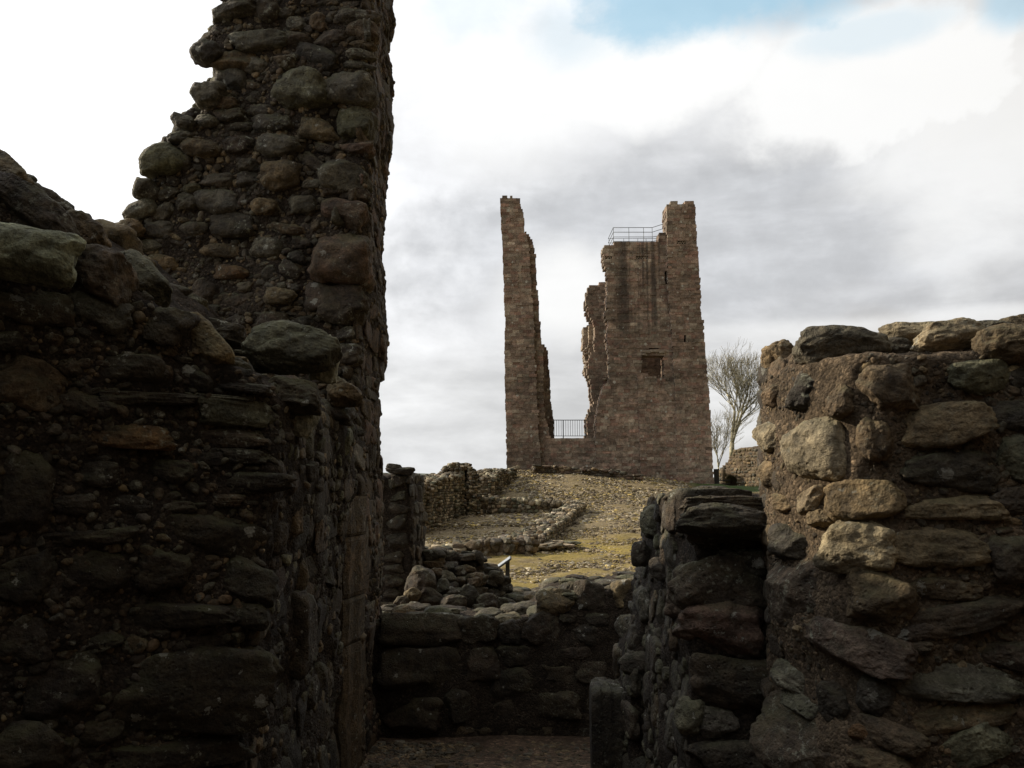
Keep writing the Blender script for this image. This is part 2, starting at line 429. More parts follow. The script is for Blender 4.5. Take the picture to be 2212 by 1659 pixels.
#@@SKY
# ------------------------------------------------------------------ sky and sun
def build_world():
    wd = bpy.data.worlds.new('World'); scene.world = wd; wd.use_nodes = True; nt = wd.node_tree; nt.nodes.clear()
    out = N(nt, 'ShaderNodeOutputWorld'); bg = N(nt, 'ShaderNodeBackground'); nt.links.new(bg.outputs[0], out.inputs[0])
    el = math.asin(SUN_DIR[2]); az = math.atan2(SUN_DIR[0], SUN_DIR[1])
    sky = N(nt, 'ShaderNodeTexSky'); sky.sky_type = 'NISHITA'; sky.sun_disc = False
    sky.sun_elevation = el; sky.sun_rotation = az; sky.air_density = 1.0; sky.dust_density = .6; sky.ozone_density = 1.5
    skyc = mixc(nt, 1.0, sky.outputs[0], (.115, .115, .115), 'MULTIPLY')
    g = N(nt, 'ShaderNodeTexCoord').outputs['Generated']
    nrm = N(nt, 'ShaderNodeVectorMath', operation='NORMALIZE'); nt.links.new(g, nrm.inputs[0]); d = nrm.outputs[0]
    sp = N(nt, 'ShaderNodeSeparateXYZ'); nt.links.new(d, sp.inputs[0])
    def dirv(px, py):
        v = raydir(px, py); return v / np.linalg.norm(v)
    # coordinates on a sphere: azimuth a (from +Y, right positive) and elevation e
    a = math_(nt, 'ARCTAN2', sp.outputs[0], sp.outputs[1]); e = math_(nt, 'ARCSINE', sp.outputs[2])
    def ae(px, py):
        v = dirv(px, py); return math.atan2(v[0], v[1]), math.asin(v[2])
    def wob(scale, amp, seed, ys=2.0):
        cb = N(nt, 'ShaderNodeCombineXYZ'); nt.links.new(a, cb.inputs[0]); nt.links.new(math_(nt, 'MULTIPLY', e, ys), cb.inputs[1]); cb.inputs[2].default_value = seed
        return math_(nt, 'MULTIPLY', math_(nt, 'SUBTRACT', noi(nt, cb.outputs[0], scale, 9, .58, .2), .5), amp)
    w1 = wob(6, 2.6, 0, 1.3); w2 = wob(19, 1.9, 3, 1.25); w3 = wob(4.5, 2.0, 9, 3.2)
    def blob(px, py, rx, ry, w, soft=.6, k=1.0):
        """soft ellipse round a direction, edge broken by noise w -> 0..1"""
        A, E = ae(px, py)
        x = math_(nt, 'DIVIDE', math_(nt, 'SUBTRACT', a, A), rx / F); y = math_(nt, 'DIVIDE', math_(nt, 'SUBTRACT', e, E), ry / F)
        r = math_(nt, 'SQRT', math_(nt, 'ADD', math_(nt, 'MULTIPLY', x, x), math_(nt, 'MULTIPLY', y, y)))
        r = math_(nt, 'ADD', r, math_(nt, 'MULTIPLY', w, k))
        mr = N(nt, 'ShaderNodeMapRange'); mr.interpolation_type = 'SMOOTHSTEP'; nt.links.new(r, mr.inputs[0])
        mr.inputs[1].default_value = 1 - soft / 2; mr.inputs[2].default_value = 1 + soft / 2; mr.inputs[3].default_value = 1; mr.inputs[4].default_value = 0
        return mr.outputs[0]
    def mx(*xs):
        r = xs[0]
        for x in xs[1:]: r = math_(nt, 'MAXIMUM', r, x)
        return r
    # whole-sky cloud tone: bright near the sun, darker behind the viewer
    dt = N(nt, 'ShaderNodeVectorMath', operation='DOT_PRODUCT'); nt.links.new(d, dt.inputs[0]); dt.inputs[1].default_value = tuple(SUN_DIR)
    toward = ramp(nt, math_(nt, 'ADD', math_(nt, 'MULTIPLY', dt.outputs['Value'], .5), .5), [(.0, .15), (.40, .19), (.56, .66), (.70, 1.0), (1, 1.5)])
    cloud = mixc(nt, 1.0, toward, ramp(nt, math_(nt, 'ADD', math_(nt, 'MULTIPLY', dt.outputs['Value'], .5), .5), [(.35, (1.12, .95, .74)), (.58, (.97, .98, 1.0))]), 'MULTIPLY')
    # general soft streaks low down, broad billows above
    tex = math_(nt, 'ADD', math_(nt, 'MULTIPLY', w3, .22), math_(nt, 'MULTIPLY', w2, .22))
    cloud = mixc(nt, 1.0, cloud, ramp(nt, math_(nt, 'ADD', tex, .5), [(.25, .80), (.5, 1.0), (.8, 1.22)]), 'MULTIPLY')
    wa = math_(nt, 'ADD', w1, math_(nt, 'MULTIPLY', w2, .3))
    # long grey bank across the middle, second band under it
    grey = mx(blob(1600, 520, 740, 195, wa, .8, .5), math_(nt, 'MULTIPLY', blob(1900, 600, 640, 110, wa, .9, .6), .9),
              math_(nt, 'MULTIPLY', blob(960, 360, 190, 150, wa, 1.4, .4), .28), math_(nt, 'MULTIPLY', blob(1330, 380, 350, 80, wa, 1.3, .4), .5))
    gcol = mixc(nt, 1.0, (.60, .615, .64), ramp(nt, math_(nt, 'ADD', math_(nt, 'ADD', math_(nt, 'MULTIPLY', w3, .5), math_(nt, 'MULTIPLY', w2, .22)), .5), [(.2, .74), (.5, 1.0), (.85, 1.45)]), 'MULTIPLY')
    cloud = mixc(nt, math_(nt, 'MULTIPLY', grey, .93), cloud, gcol)
    # veil of pale grey lower down
    low = blob(1300, 900, 1500, 160, wa, 1.2, .5)
    cloud = mixc(nt, math_(nt, 'MULTIPLY', low, .6), cloud, mixc(nt, 1.0, (.74, .745, .74), ramp(nt, math_(nt, 'ADD', math_(nt, 'MULTIPLY', w3, .9), .5), [(.2, .7), (.5, 1.0), (.75, 1.35)]), 'MULTIPLY'))
    # bright billows above the bank and a bright break beside the left fragment
    br = mx(blob(1450, 160, 260, 105, wa, .5, .65), blob(1850, 190, 340, 125, wa, .55, .7), math_(nt, 'MULTIPLY', blob(1210, 640, 130, 95, wa, 1.2, .8), .95), math_(nt, 'MULTIPLY', blob(2130, 270, 230, 230, wa, 1.0, .6), .85),
            math_(nt, 'MULTIPLY', blob(2000, 695, 400, 22, wa, 1.2, .7), .5), math_(nt, 'MULTIPLY', blob(1100, 200, 220, 150, wa, 1.2, .5), .8))
    cloud = mixc(nt, math_(nt, 'MULTIPLY', br, .85), cloud, (1.05, 1.05, 1.04))
    # blue gaps at the top and a pale one on the left of them, haze of cloud over them
    bl = mx(math_(nt, 'MULTIPLY', blob(1540, -15, 280, 80, wa, .9, .9), .8), math_(nt, 'MULTIPLY', blob(1225, 70, 95, 60, wa, 1.4, .9), .28), math_(nt, 'MULTIPLY', blob(1880, 70, 130, 26, wa, 1.3, 1.1), .3),
            math_(nt, 'MULTIPLY', blob(2190, 0, 50, 40, wa, 1.2, .8), .6), math_(nt, 'MULTIPLY', blob(1000, 20, 130, 60, wa, 1.0, .7), .22))
    blue = mixc(nt, .2, (.42, .73, .92), skyc)
    cloud = mixc(nt, bl, cloud, blue)
    # thin holes elsewhere in the sky
    hole = math_(nt, 'MULTIPLY', ramp(nt, wob(3.0, 1.0, 21, 1.4), [(.62, 0), (.8, 1)]), .6)
    cloud = mixc(nt, hole, cloud, skyc)
    nt.links.new(cloud, bg.inputs[0]); bg.inputs[1].default_value = 1.0
    L = bpy.data.lights.new('sun', 'SUN'); L.energy = 4.8; L.angle = math.radians(.6); L.color = (1.0, .86, .66)
    lo = bpy.data.objects.new('sun', L); COL.objects.link(lo)
    lo.rotation_euler = Vector(-SUN_DIR).to_track_quat('-Z', 'Y').to_euler(); lo.location = (-20, 10, 20)
build_world()
#@@END

# ------------------------------------------------------------------ terrain
TY = [4, 6.6, 8, 14, 20, 26, 32, 45, 52, 58, 61]
TP = [600, 890, 1000, 1100, 1250, 1400, 1500, 1650, 2200]
TT = {20: [1250] * 9 if False else [1262] * 9,
      26: [1205] * 9,
      32: [1172, 1170, 1168, 1166, 1162, 1160, 1160, 1160, 1160],
      45: [1112, 1112, 1110, 1108, 1106, 1100, 1095, 1090, 1085],
      52: [1090, 1088, 1075, 1060, 1062, 1070, 1075, 1072, 1068],
      58: [1078, 1072, 1047, 1029, 1029, 1043, 1056, 1060, 1060],
      61: [1068, 1060, 1034, 1016, 1017, 1031, 1046, 1055, 1057]}
zt = np.zeros((len(TY), len(TP)))
for i, Y in enumerate(TY):
    if Y in TT: zt[i] = [W(0, y, Y)[2] for y in TT[Y]]
    else: zt[i] = {4: 0.0, 6.6: 0.0, 8: -.15, 14: -.55}[Y]
def ground_z(x, y):
    x = np.atleast_1d(np.asarray(x, float)); y = np.atleast_1d(np.asarray(y, float))
    yy = np.clip(y, 4, 61); t = x / np.maximum(yy, 4) * F + CX
    t = np.where(y > 61, x / 61 * F + CX, t)
    iy = np.clip(np.searchsorted(TY, yy, 'right') - 1, 0, len(TY) - 2); TYa = np.array(TY, float)
    fy = (yy - TYa[iy]) / (TYa[iy + 1] - TYa[iy])
    TPa = np.array(TP, float); tc = np.clip(t, TPa[0], TPa[-1]); it = np.clip(np.searchsorted(TPa, tc, 'right') - 1, 0, len(TP) - 2)
    ft = (tc - TPa[it]) / (TPa[it + 1] - TPa[it])
    z = (zt[iy, it] * (1 - ft) + zt[iy, it + 1] * ft) * (1 - fy) + (zt[iy + 1, it] * (1 - ft) + zt[iy + 1, it + 1] * ft) * fy
    far = np.clip((y - 90) / 60, 0, 1); far = far * far * (3 - 2 * far)
    z = z * (1 - far) + (-6.0) * far
    side = np.clip((np.abs(x) - 60) / 60, 0, 1); z = z * (1 - side) + (-6.0) * side
    return z
def gz(x, y): return float(ground_z(x, y)[0])
def axis(a, b, st, lo, hi):
    mid = list(np.arange(a, b, st)); s = st; r = [b]
    while r[-1] < hi: s *= 1.35; r.append(r[-1] + s)
    s = st; l = [a - st]
    while l[-1] > lo: s *= 1.35; l.append(l[-1] - s)
    return np.array(l[::-1] + mid + r)
gx = axis(-22, 30, .22, -4500, 4500); gy = axis(7, 66, .22, -4500, 5000)
X, Yg = np.meshgrid(gx, gy); Z = ground_z(X.ravel(), Yg.ravel())
P = np.stack([X.ravel(), Yg.ravel(), np.zeros(X.size)], 1)
am = np.clip((P[:, 1] - 7) / 4, 0, 1) * np.clip((300 - P[:, 1]) / 200, 0, 1)
Z = Z + am * (.10 * noise(P * .5) + .05 * noise(P * 1.6 + 5) + .025 * noise(P * 4.2))
Z = np.where(P[:, 1] < 7, Z, Z)
V = np.stack([X.ravel(), Yg.ravel(), Z], 1); nx, ny = len(gx), len(gy)
I = np.arange(nx * ny).reshape(ny, nx)
Q = np.stack([I[:-1, :-1].ravel(), I[:-1, 1:].ravel(), I[1:, 1:].ravel(), I[1:, :-1].ravel()], 1)
g = mesh_obj('ground', V, Q, None, ground_mat()); g['kind'] = 'structure'

# floor of the passage
mbf = MB(); n_ = 120
xs = np.linspace(-3.4, 3.4, n_); ys = np.linspace(-3.4, 7.4, n_)
X, Yg = np.meshgrid(xs, ys); P = np.stack([X.ravel(), Yg.ravel(), np.zeros(X.size)], 1)
P[:, 2] = .012 + .012 * fbm(P * 1.4 + 3, 4) * np.clip((7.4 - P[:, 1]), 0, 1) + .006
I = np.arange(n_ * n_).reshape(n_, n_)
fl = mesh_obj('floor', P, np.stack([I[:-1, :-1].ravel(), I[:-1, 1:].ravel(), I[1:, 1:].ravel(), I[1:, :-1].ravel()], 1), None, M_FLOOR)
fl['kind'] = 'structure'

# gravel strewn on the floor (uncountable) and stone chips over the mound
def scatter(name, xy, size, pal, mat, label, zf, flat=.45, tmpl=14, tilt=.35):
    T = [stone_pts(2, 1, 1, 1, 3, 1.3, 0, 3)[0] for _ in range(tmpl)]; Q0 = cubesphere(2)[1]; nv = len(T[0])
    T = np.array(T); n = len(xy); k = RNG.integers(0, tmpl, n)
    V = T[k]; s = size
    a = RNG.uniform(0, 6.283, n); V = V * np.stack([s, s * RNG.uniform(.5, 1, n), s * flat * RNG.uniform(.6, 1.3, n)], 1)[:, None, :]
    tx = RNG.normal(0, tilt, n)
    y = V[:, :, 1] * np.cos(tx)[:, None] - V[:, :, 2] * np.sin(tx)[:, None]; z = V[:, :, 1] * np.sin(tx)[:, None] + V[:, :, 2] * np.cos(tx)[:, None]
    x = V[:, :, 0]; ca, sa = np.cos(a)[:, None], np.sin(a)[:, None]
    V = np.stack([x * ca - y * sa, x * sa + y * ca, z], 2)
    V[:, :, 0] += xy[:, 0:1]; V[:, :, 1] += xy[:, 1:2]; V[:, :, 2] += (zf(xy[:, 0], xy[:, 1]) + s * flat * .12)[:, None]
    pc = np.array([PAL[p] for p in pal]); C = pc[RNG.integers(0, len(pc), n)] * RNG.uniform(.7, 1.35, (n, 1))
    C = np.repeat(C, nv, 0)
    Qs = (Q0[None] + (np.arange(n) * nv)[:, None, None]).reshape(-1, 4)
    o = mesh_obj(name, V.reshape(-1, 3), Qs, C, mat, None, False)
    tag(o, label, 'rubble', kind='stuff'); return o
PAL['chipm'] = (.30, .225, .07); PAL['chip'] = (.30, .245, .165); PAL['chip2'] = (.22, .175, .105); PAL['chip3'] = (.42, .37, .26)
n = 70000
t = RNG.uniform(0, 1, n); Yr = 15 * (66 / 15) ** t; Xr = (RNG.uniform(840, 1720, n) - CX) / F * Yr
keep = noise(np.stack([Xr * .45, Yr * .45, Yr * 0], 1)) + RNG.uniform(-.6, .9, n) > -.25
xy = np.stack([Xr, Yr], 1)[keep]
lawn = (xy[:, 1] > 56) & (xy[:, 0] > 11.9)
xy = xy[~lawn]
n = 30000; t = RNG.uniform(0, 1, n); Yr = 38 + 23.5 * t; Xr = (RNG.uniform(880, 1520, n) - CX) / F * Yr
x2 = np.stack([Xr, Yr], 1); x2 = x2[~((Yr > 56) & (Xr > 11.9))]
thin = (xy[:, 1] < 31) & (xy[:, 0] > -1) & (RNG.uniform(0, 1, len(xy)) < .45)
xy = xy[~thin]; nfar = len(x2); xy = np.vstack([xy, x2])
sz = RNG.gamma(2.6, .018, len(xy)) + .03
sz[-nfar:] = RNG.gamma(3.0, .03, nfar) + .05
sz = np.minimum(sz, .42)
scatter('stone_chips', xy, sz, ['chip', 'chip2', 'chip3', 'chipm', 'chip', 'chip2', 'chipm', 'br'], M_GRAVEL, 'loose stone chips strewn over the mound and courtyard turf', ground_z)
n = 9000
xy = np.stack([RNG.uniform(-.85, .8, n), 3.2 + 2.35 * RNG.beta(3, 1.2, n)], 1)
scatter('floor_gravel', xy, RNG.gamma(2.2, .007, n) + .007, ['br', 'ms', 'tan', 'gy'], M_GRAVEL, 'fine gravel gathered on the passage floor by the low wall', lambda x, y: x * 0 + .02)

# far hills
mbh = MB(); ks = 160; xs = np.linspace(-4200, 4200, ks); prof = 60 + 38 * fbm(np.stack([xs / 900, xs * 0, xs * 0 + 3], 1), 4)
rows = []
for (yy, k) in ((3000, 0), (3300, .55), (3700, 1), (4400, .75)):
    rows.append(np.stack([xs, xs * 0 + yy, -8 + prof * k * .55 * (1 + .1 * noise(np.stack([xs / 200, xs * 0 + yy, xs * 0], 1)))], 1))
V = np.vstack(rows); I = np.arange(4 * ks).reshape(4, ks)
h = mesh_obj('hills', V, np.stack([I[:-1, :-1].ravel(), I[:-1, 1:].ravel(), I[1:, 1:].ravel(), I[1:, :-1].ravel()], 1), None,
             plain_mat('far_pasture', (.11, .13, .10), .95, 0, .01)); h['kind'] = 'structure'
#@@BUILD
# ------------------------------------------------------------------ left gate wall (broken end nearest the camera)
WALLS = {}
def YL(px): return 2.62 + .40 * max(-.6, min(1.1, px / 560))
def left_wall():
    base = (-1.3, 3.0, 0)
    t = thing('rubble_wall', 'dark broken stub of wall at the left edge, topped with big rounded lichened boulders', 'wall', base)
    top = [(-420, 150), (-200, 240), (0, 385), (40, 420), (90, 465), (150, 510), (205, 555), (250, 605), (300, 645), (350, 690), (400, 730), (450, 768),
           (490, 790), (530, 808), (590, 835), (606, 870), (598, 950), (585, 1100), (560, 1300), (540, 1480), (528, 1690), (528, 2290), (-420, 2290)]
    pr = [prism(poly(top, YL), (-.03, 1.70, 0))]
    # unseen wall past the frame beside the viewer, added to block light
    pr.append(prism([np.array(p) for p in ((-3.4, -3.4, 0), (-2.15, -3.4, 0), (-1.95, 1.6, 0), (-1.85, 2.9, 0), (-3.4, 2.9, 0))], (0, 0, 2.45)))
    pr.append(prism([np.array(p) for p in ((-3.4, -3.4, 2.2), (-2.15, -3.4, 2.2), (-2.0, 1.5, 2.2), (-3.4, 1.5, 2.2))], (0, 0, 2.3)))
    # rebate and door check at the far end of the reveal
    pr.append(prism([np.array(p) for p in ((-1.6, 4.5, 0), (-1.0, 4.5, 0), (-.97, 5.1, 0), (-1.6, 5.1, 0))], (0, 0, 1.75)))
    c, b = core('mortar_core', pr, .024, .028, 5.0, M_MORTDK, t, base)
    mb = MB(); nd = (.05, -1, .05)
    H = [(165, 905, 390, 220, 10, 'dk', 3.6), (520, 925, 330, 210, 6, 'gy', 3), (860, 1000, 260, 200, 8, 'dk', 4), 
         (1275, 1205, 140, 80, 20, 'gn', 2.6), (1180, 1080, 110, 100, 30, 'gn', 2.6), (1030, 1275, 190, 120, 32, 'dk2', 3), (680, 1215, 350, 150, -4, 'dk2', 3), (140, 1310, 400, 250, 14, 'br', 3.6),
         (430, 1410, 190, 130, 10, 'dk', 3), (800, 1385, 470, 66, -1, 'dk2', 5, .05), (1300, 1330, 260, 56, 6, 'dk2', 4, .05), (1255, 1455, 590, 160, 5, 'gn', 3.6, .09), (1150, 1375, 380, 24, 3, 'pg', 3),
         (650, 1590, 500, 120, 2, 'or', 4), (1200, 1600, 420, 110, 4, 'dk', 4), (1290, 1610 + 90, 280, 90, 4, 'dk2', 4), (30, 1080, 120, 100, 0, 'dk2'), (280, 1070, 90, 60, 10, 'br'), (900, 1130, 110, 60, 10, 'tan'),
         (380, 1220, 120, 90, 0, 'dk'), (620, 1060, 120, 60, 10, 'dk2'), (880, 1240, 90, 70, 0, 'br'), (560, 1440, 120, 90, 0, 'dk2'), (1000, 1460, 90, 70, 0, 'dk')]
    hero(mb, b, z3, H, YL(300), nd, 22)
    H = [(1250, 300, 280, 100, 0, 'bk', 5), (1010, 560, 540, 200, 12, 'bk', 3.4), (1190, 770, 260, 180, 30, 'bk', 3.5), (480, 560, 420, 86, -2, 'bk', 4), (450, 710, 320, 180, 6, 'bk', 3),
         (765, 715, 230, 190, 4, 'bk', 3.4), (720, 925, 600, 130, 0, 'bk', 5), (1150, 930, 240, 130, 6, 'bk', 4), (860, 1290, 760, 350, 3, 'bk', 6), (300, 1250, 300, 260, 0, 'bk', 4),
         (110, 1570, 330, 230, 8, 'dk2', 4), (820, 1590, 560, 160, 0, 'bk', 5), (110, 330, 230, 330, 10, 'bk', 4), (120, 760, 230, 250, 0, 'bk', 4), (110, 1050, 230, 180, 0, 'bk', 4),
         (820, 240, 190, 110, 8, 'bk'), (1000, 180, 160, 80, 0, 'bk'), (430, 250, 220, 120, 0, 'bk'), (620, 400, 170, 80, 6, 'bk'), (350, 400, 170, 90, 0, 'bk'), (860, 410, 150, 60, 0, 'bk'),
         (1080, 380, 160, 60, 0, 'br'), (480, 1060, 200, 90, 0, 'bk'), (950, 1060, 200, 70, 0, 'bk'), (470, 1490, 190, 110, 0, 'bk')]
    hero(mb, b, z6, H, YL(300), nd, 20)  # near-black colour of these lower stones paints in the shade there
    # pale lichened pebbles
    for (x, y, s) in ((612, 533, 58), (60, 730, 34), (205, 1465, 46), (1015, 1275, 24), (258, 150, 40)):
        hero(mb, b, z6, [(x, y, s, s * .6, random.uniform(-30, 30), 'be', 2.6)], YL(300), nd, 8)
    fill(mb, b, W(-40, 1660, 2.6) * [1, 1, 0] + [0, -.3, .0], (1, .15, 0), (0, 0, 1), (0, -1, 0), 1.9, 2.6, (.05, .10), (.07, .17), ['dk', 'bk', 'bk', 'dk2', 'br'], 8, rot=14, skip=.25, depth=.5)
    fill(mb, b, (-2.0, 2.3, .02), (1, 0, 0), (0, 0, 1), (0, -1, 0), 1.3, 2.6, (.022, .04), (.025, .06), ['dk', 'dk2', 'gy', 'br'], 5, rot=25, skip=.5, depth=.9, proud=.35, avoid=False)
    # reveal, facing the passage
    rv = MB(); HB0 = len(HB)
    hero(rv, b, z6, [(1410, 480, 100, 215, 0, 'tan', 3), (1435, 730, 90, 150, 0, 'tan', 3.4), (1440, 1010, 170, 370, 0, 'dk', 6), (1320, 560, 110, 160, 4, 'dk'), (1560, 740, 110, 130, 0, 'dk2', 4),
                     (1480, 240, 110, 110, 0, 'dk2', 4), (1460, 110, 120, 180, 8, 'gn', 3), (1660, 100, 80, 130, 0, 'pg', 4), (1390, 300, 100, 120, 0, 'dk', 4), (1530, 1230, 90, 130, 10, 'gy', 3), (1280, 1170, 110, 140, 0, 'dk', 4)], 3.6, (1, 0, 0), 14, facing=.8)
    fill(rv, b, (-.3, 3.0, .02), (0, 1, 0), (0, 0, 1), (1, 0, 0), 1.85, 2.0, (.10, .24), (.14, .34), ['dk', 'dk2', 'bk', 'br', 'bk'], 12, p=(3.2, 7), rot=4, skip=.04, depth=.30, proud=.22)
    fill(rv, b, (-.3, 3.0, .02), (0, 1, 0), (0, 0, 1), (1, 0, 0), 1.85, 2.0, (.04, .07), (.05, .10), ['gn', 'tan', 'dk', 'gy'], 6, rot=14, skip=.5, depth=.5, proud=.3)
    # top of the wall
    fill(mb, b, (-2.3, 2.9, 2.6), (1, 0, 0), (0, 1, 0), (0, 0, 1), 1.5, 1.9, (.12, .2), (.14, .28), ['dk', 'gy', 'gn', 'tan'], 9, rot=20, skip=.25, depth=.6)
    gr = MB()
    grit(gr, b, (-1.9, 2.3, 0), (1, 0, 0), (0, 0, 1), (0, -1, 0), 1.2, 2.7, 9000, .009, ['br', 'dk', 'dk2', 'bk', 'gy', 'tan'])
    grit(gr, b, (-.3, 3.0, 0), (0, 1, 0), (0, 0, 1), (1, 0, 0), 1.9, 1.9, 900, .012, ['tan', 'gy', 'dk', 'dk'])
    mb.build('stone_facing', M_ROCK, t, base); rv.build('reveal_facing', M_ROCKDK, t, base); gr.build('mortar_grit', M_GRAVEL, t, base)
    # the big capping boulders, each with a look of its own
    def cap(lst, Y, name='capping_boulder', lab=None, mat=M_ROCK, res=30):
        m = MB(); hero(m, None, z3, lst, Y, (.1, -1, .35), res, .8, .1); o = m.build(name, mat, t, base)
        if lab: o['label'] = lab
    cap([(140, 585, 520, 270, 11, 'pg', 2.7)], 2.5, lab='large rounded boulder with pale green and white lichen')
    cap([(170, 345, 460, 170, 38, 'dk', 3)], 2.66); cap([(30, 165, 230, 130, 42, 'be', 3)], 2.75); cap([(440, 485, 240, 165, 46, 'tan', 2.6)], 2.85)
    cap([(545, 705, 320, 230, 38, 'br', 2.8)], 2.78); cap([(770, 745, 330, 190, 50, 'gn', 2.8)], 2.95, lab='smooth grey-green boulder leaning down the slope'); cap([(1095, 1080, 310, 180, 42, 'tan', 3.0)], 2.98)
    cap([(1560, 1105, 480, 240, 8, 'gn', 3.4)], 3.25, lab='big pale green-grey slab on top of the wall end')
    cap([(1735, 1190, 170, 270, -4, 'pg', 3.2)], 3.35, lab='pale rounded end boulder')
    cap([(1850, 1345, 170, 140, 0, 'tan', 5)], 4.1, lab='squared tan block')
    cap([(1560, 1375, 300, 180, 3, 'dk', 5)], 3.15, lab='dark block under the pale slab')
    cap([(1610, 1500, 160, 180, 10, 'pg', 3.2)], 3.25, lab='block crusted with pale green lichen')
    cap([(1230, 1050, 160, 110, 0, 'dk', 4), (1300, 1150, 150, 26, 0, 'pg', 4)], 3.5, 'flat_stone')
left_wall()

# ------------------------------------------------------------------ tall pillar of wall
def pillar():
    base = (-2.0, 5.4, 0)
    t = thing('wall_stump', 'tall broken pillar of dark cobble wall with a straight right edge, rising past picture top', 'ruined wall', base)
    out = [(520, -420), (490, -150), (485, 0), (462, 60), (452, 100), (462, 150), (485, 175), (455, 215), (430, 262), (400, 300), (370, 335), (332, 375), (318, 410), (300, 440), (268, 490),
           (238, 530), (225, 600), (215, 800), (200, 1690), (779, 1690), (775, 1100), (772, 850), (780, 700), (788, 500), (795, 200), (800, 0), (806, -420)]
    c, b = core('mortar_core', [prism(poly(out, 5.05), (-.02, 1.05, 0))], .036, .04, 3.0, M_MORTDK, t, base)
    mb = MB(); nd = (-.1, -1, .1)
    H = [(710, 470, 250, 210, 6, 'gn', 4), (975, 480, 230, 175, 4, 'gy', 4), (480, 225, 250, 105, -6, 'gy', 3.4), (350, 330, 190, 110, -3, 'br', 4), (1020, 90, 190, 75, -4, 'gy', 3), (1035, 165, 150, 115, 4, 'br', 3),
         (345, 55, 190, 120, -6, 'gy', 3), (530, 60, 110, 120, 6, 'dk', 3), (195, 270, 130, 130, 20, 'dk2', 2.6), (335, 430, 120, 130, 8, 'gy', 3), (215, 495, 140, 140, 8, 'gy', 2.6), (290, 540, 160, 100, 4, 'br', 2.6),
         (795, 700, 230, 130, 6, 'tan', 2.8), (590, 785, 210, 130, 6, 'gy', 2.6), (550, 665, 170, 105, 2, 'dk2', 3), (1000, 665, 170, 180, 0, 'gn', 3), (180, 790, 180, 115, 0, 'br', 3), (370, 785, 140, 100, 4, 'dk', 3),
         (600, 950, 190, 175, 4, 'br', 3.6), (960, 940, 240, 180, 4, 'gy', 4), (265, 970, 170, 80, -4, 'gy', 2.8), (245, 1085, 220, 135, 6, 'gy', 3), (945, 1155, 210, 160, 8, 'rd', 4.5), (920, 1380, 310, 290, 2, 'rd', 5.5),
         (900, 1610, 330, 190, 0, 'dk', 5), (345, 1215, 250, 150, 6, 'dk2', 2.8), (525, 1330, 150, 115, 6, 'gy', 2.8), (280, 1350, 210, 80, 2, 'tan', 2.6), (330, 1460, 170, 80, 3, 'or', 2.8), (600, 1590, 150, 90, 6, 'tan', 3),
         (200, 1565, 140, 125, 2, 'dk', 3.4), (130, 1230, 140, 85, 2, 'gy', 2.6), (495, 595, 130, 75, 0, 'dk2', 2.6), (120, 1010, 75, 52, 0, 'gn', 2.4), (195, 650, 105, 80, 0, 'gy', 2.6), (75, 650, 105, 75, 20, 'gy', 2.6),
         (50, 740, 110, 60, 0, 'gy', 2.6), (100, 1090, 110, 105, 10, 'gy', 2.6), (690, 130, 90, 70, 0, 'gy', 3), (800, 120, 80, 90, 0, 'br', 3.4), (685, 220, 140, 90, 0, 'dk', 3), (860, 215, 150, 80, 0, 'dk', 3),
         (790, 300, 190, 110, 20, 'dk2', 4), (620, 330, 100, 90, 0, 'br', 3), (480, 350, 110, 80, 0, 'gy', 2.8), (330, 620, 140, 80, 0, 'dk', 3), (385, 680, 130, 60, 0, 'dk2', 3), (790, 880, 150, 80, 24, 'dk', 4),
         (1040, 245, 120, 40, 2, 'br', 4), (1040, 300, 140, 50, 2, 'gy', 4), (1030, 350, 140, 40, 2, 'gy', 4), (1000, 800, 170, 80, 0, 'rd', 4), (720, 1100, 150, 110, 0, 'gy', 3), (510, 1110, 130, 90, 0, 'tan', 3),
         (430, 970, 110, 90, 0, 'dk2', 4), (430, 890, 110, 80, 0, 'dk', 3), (640, 1230, 170, 70, 10, 'br', 3), (870, 1020, 120, 60, 0, 'dk', 4), (1000, 1040, 150, 60, 2, 'dk', 5), (60, 860, 120, 70, 0, 'gy', 2.6)]
    hero(mb, b, z5, H, 5.0, nd, 16, .85, .17, sc=.97)
    H = [(850, 100, 200, 180, -30, 'gn', 2.5), (770, 250, 140, 115, 5, 'gy', 2.5), (905, 290, 130, 70, -20, 'gy', 2.6), (745, 375, 160, 115, -20, 'gy', 2.6), (650, 475, 170, 100, -10, 'tan', 2.6), (610, 550, 180, 105, -10, 'gn', 2.6),
         (760, 570, 200, 82, 0, 'gy', 2.6), (840, 480, 160, 92, 0, 'gy', 3.4), (960, 120, 90, 70, 0, 'gy', 2.6), (880, 380, 110, 90, -30, 'gy', 2.6), (860, 660, 170, 100, 0, 'tan', 2.8), (1470, 970, 190, 120, 0, 'dk', 4),
         (1260, 970, 130, 90, 0, 'dk2', 4), (1100, 980, 150, 60, 0, 'dk', 3.4), (1860, 1150, 160, 110, 0, 'dk', 5), (1840, 900, 260, 210, 0, 'dk', 5), (1860, 1040, 160, 90, 0, 'dk2', 5)]
    hero(mb, b, z3, H, 5.0, nd, 15, .8, .2, sc=.92)
    # cobbles that overhang the broken left edge and the top
    edge = [(505, -60), (490, 25), (448, 85), (436, 105), (452, 130), (470, 178), (440, 205), (414, 250), (388, 275), (380, 300), (350, 330)]
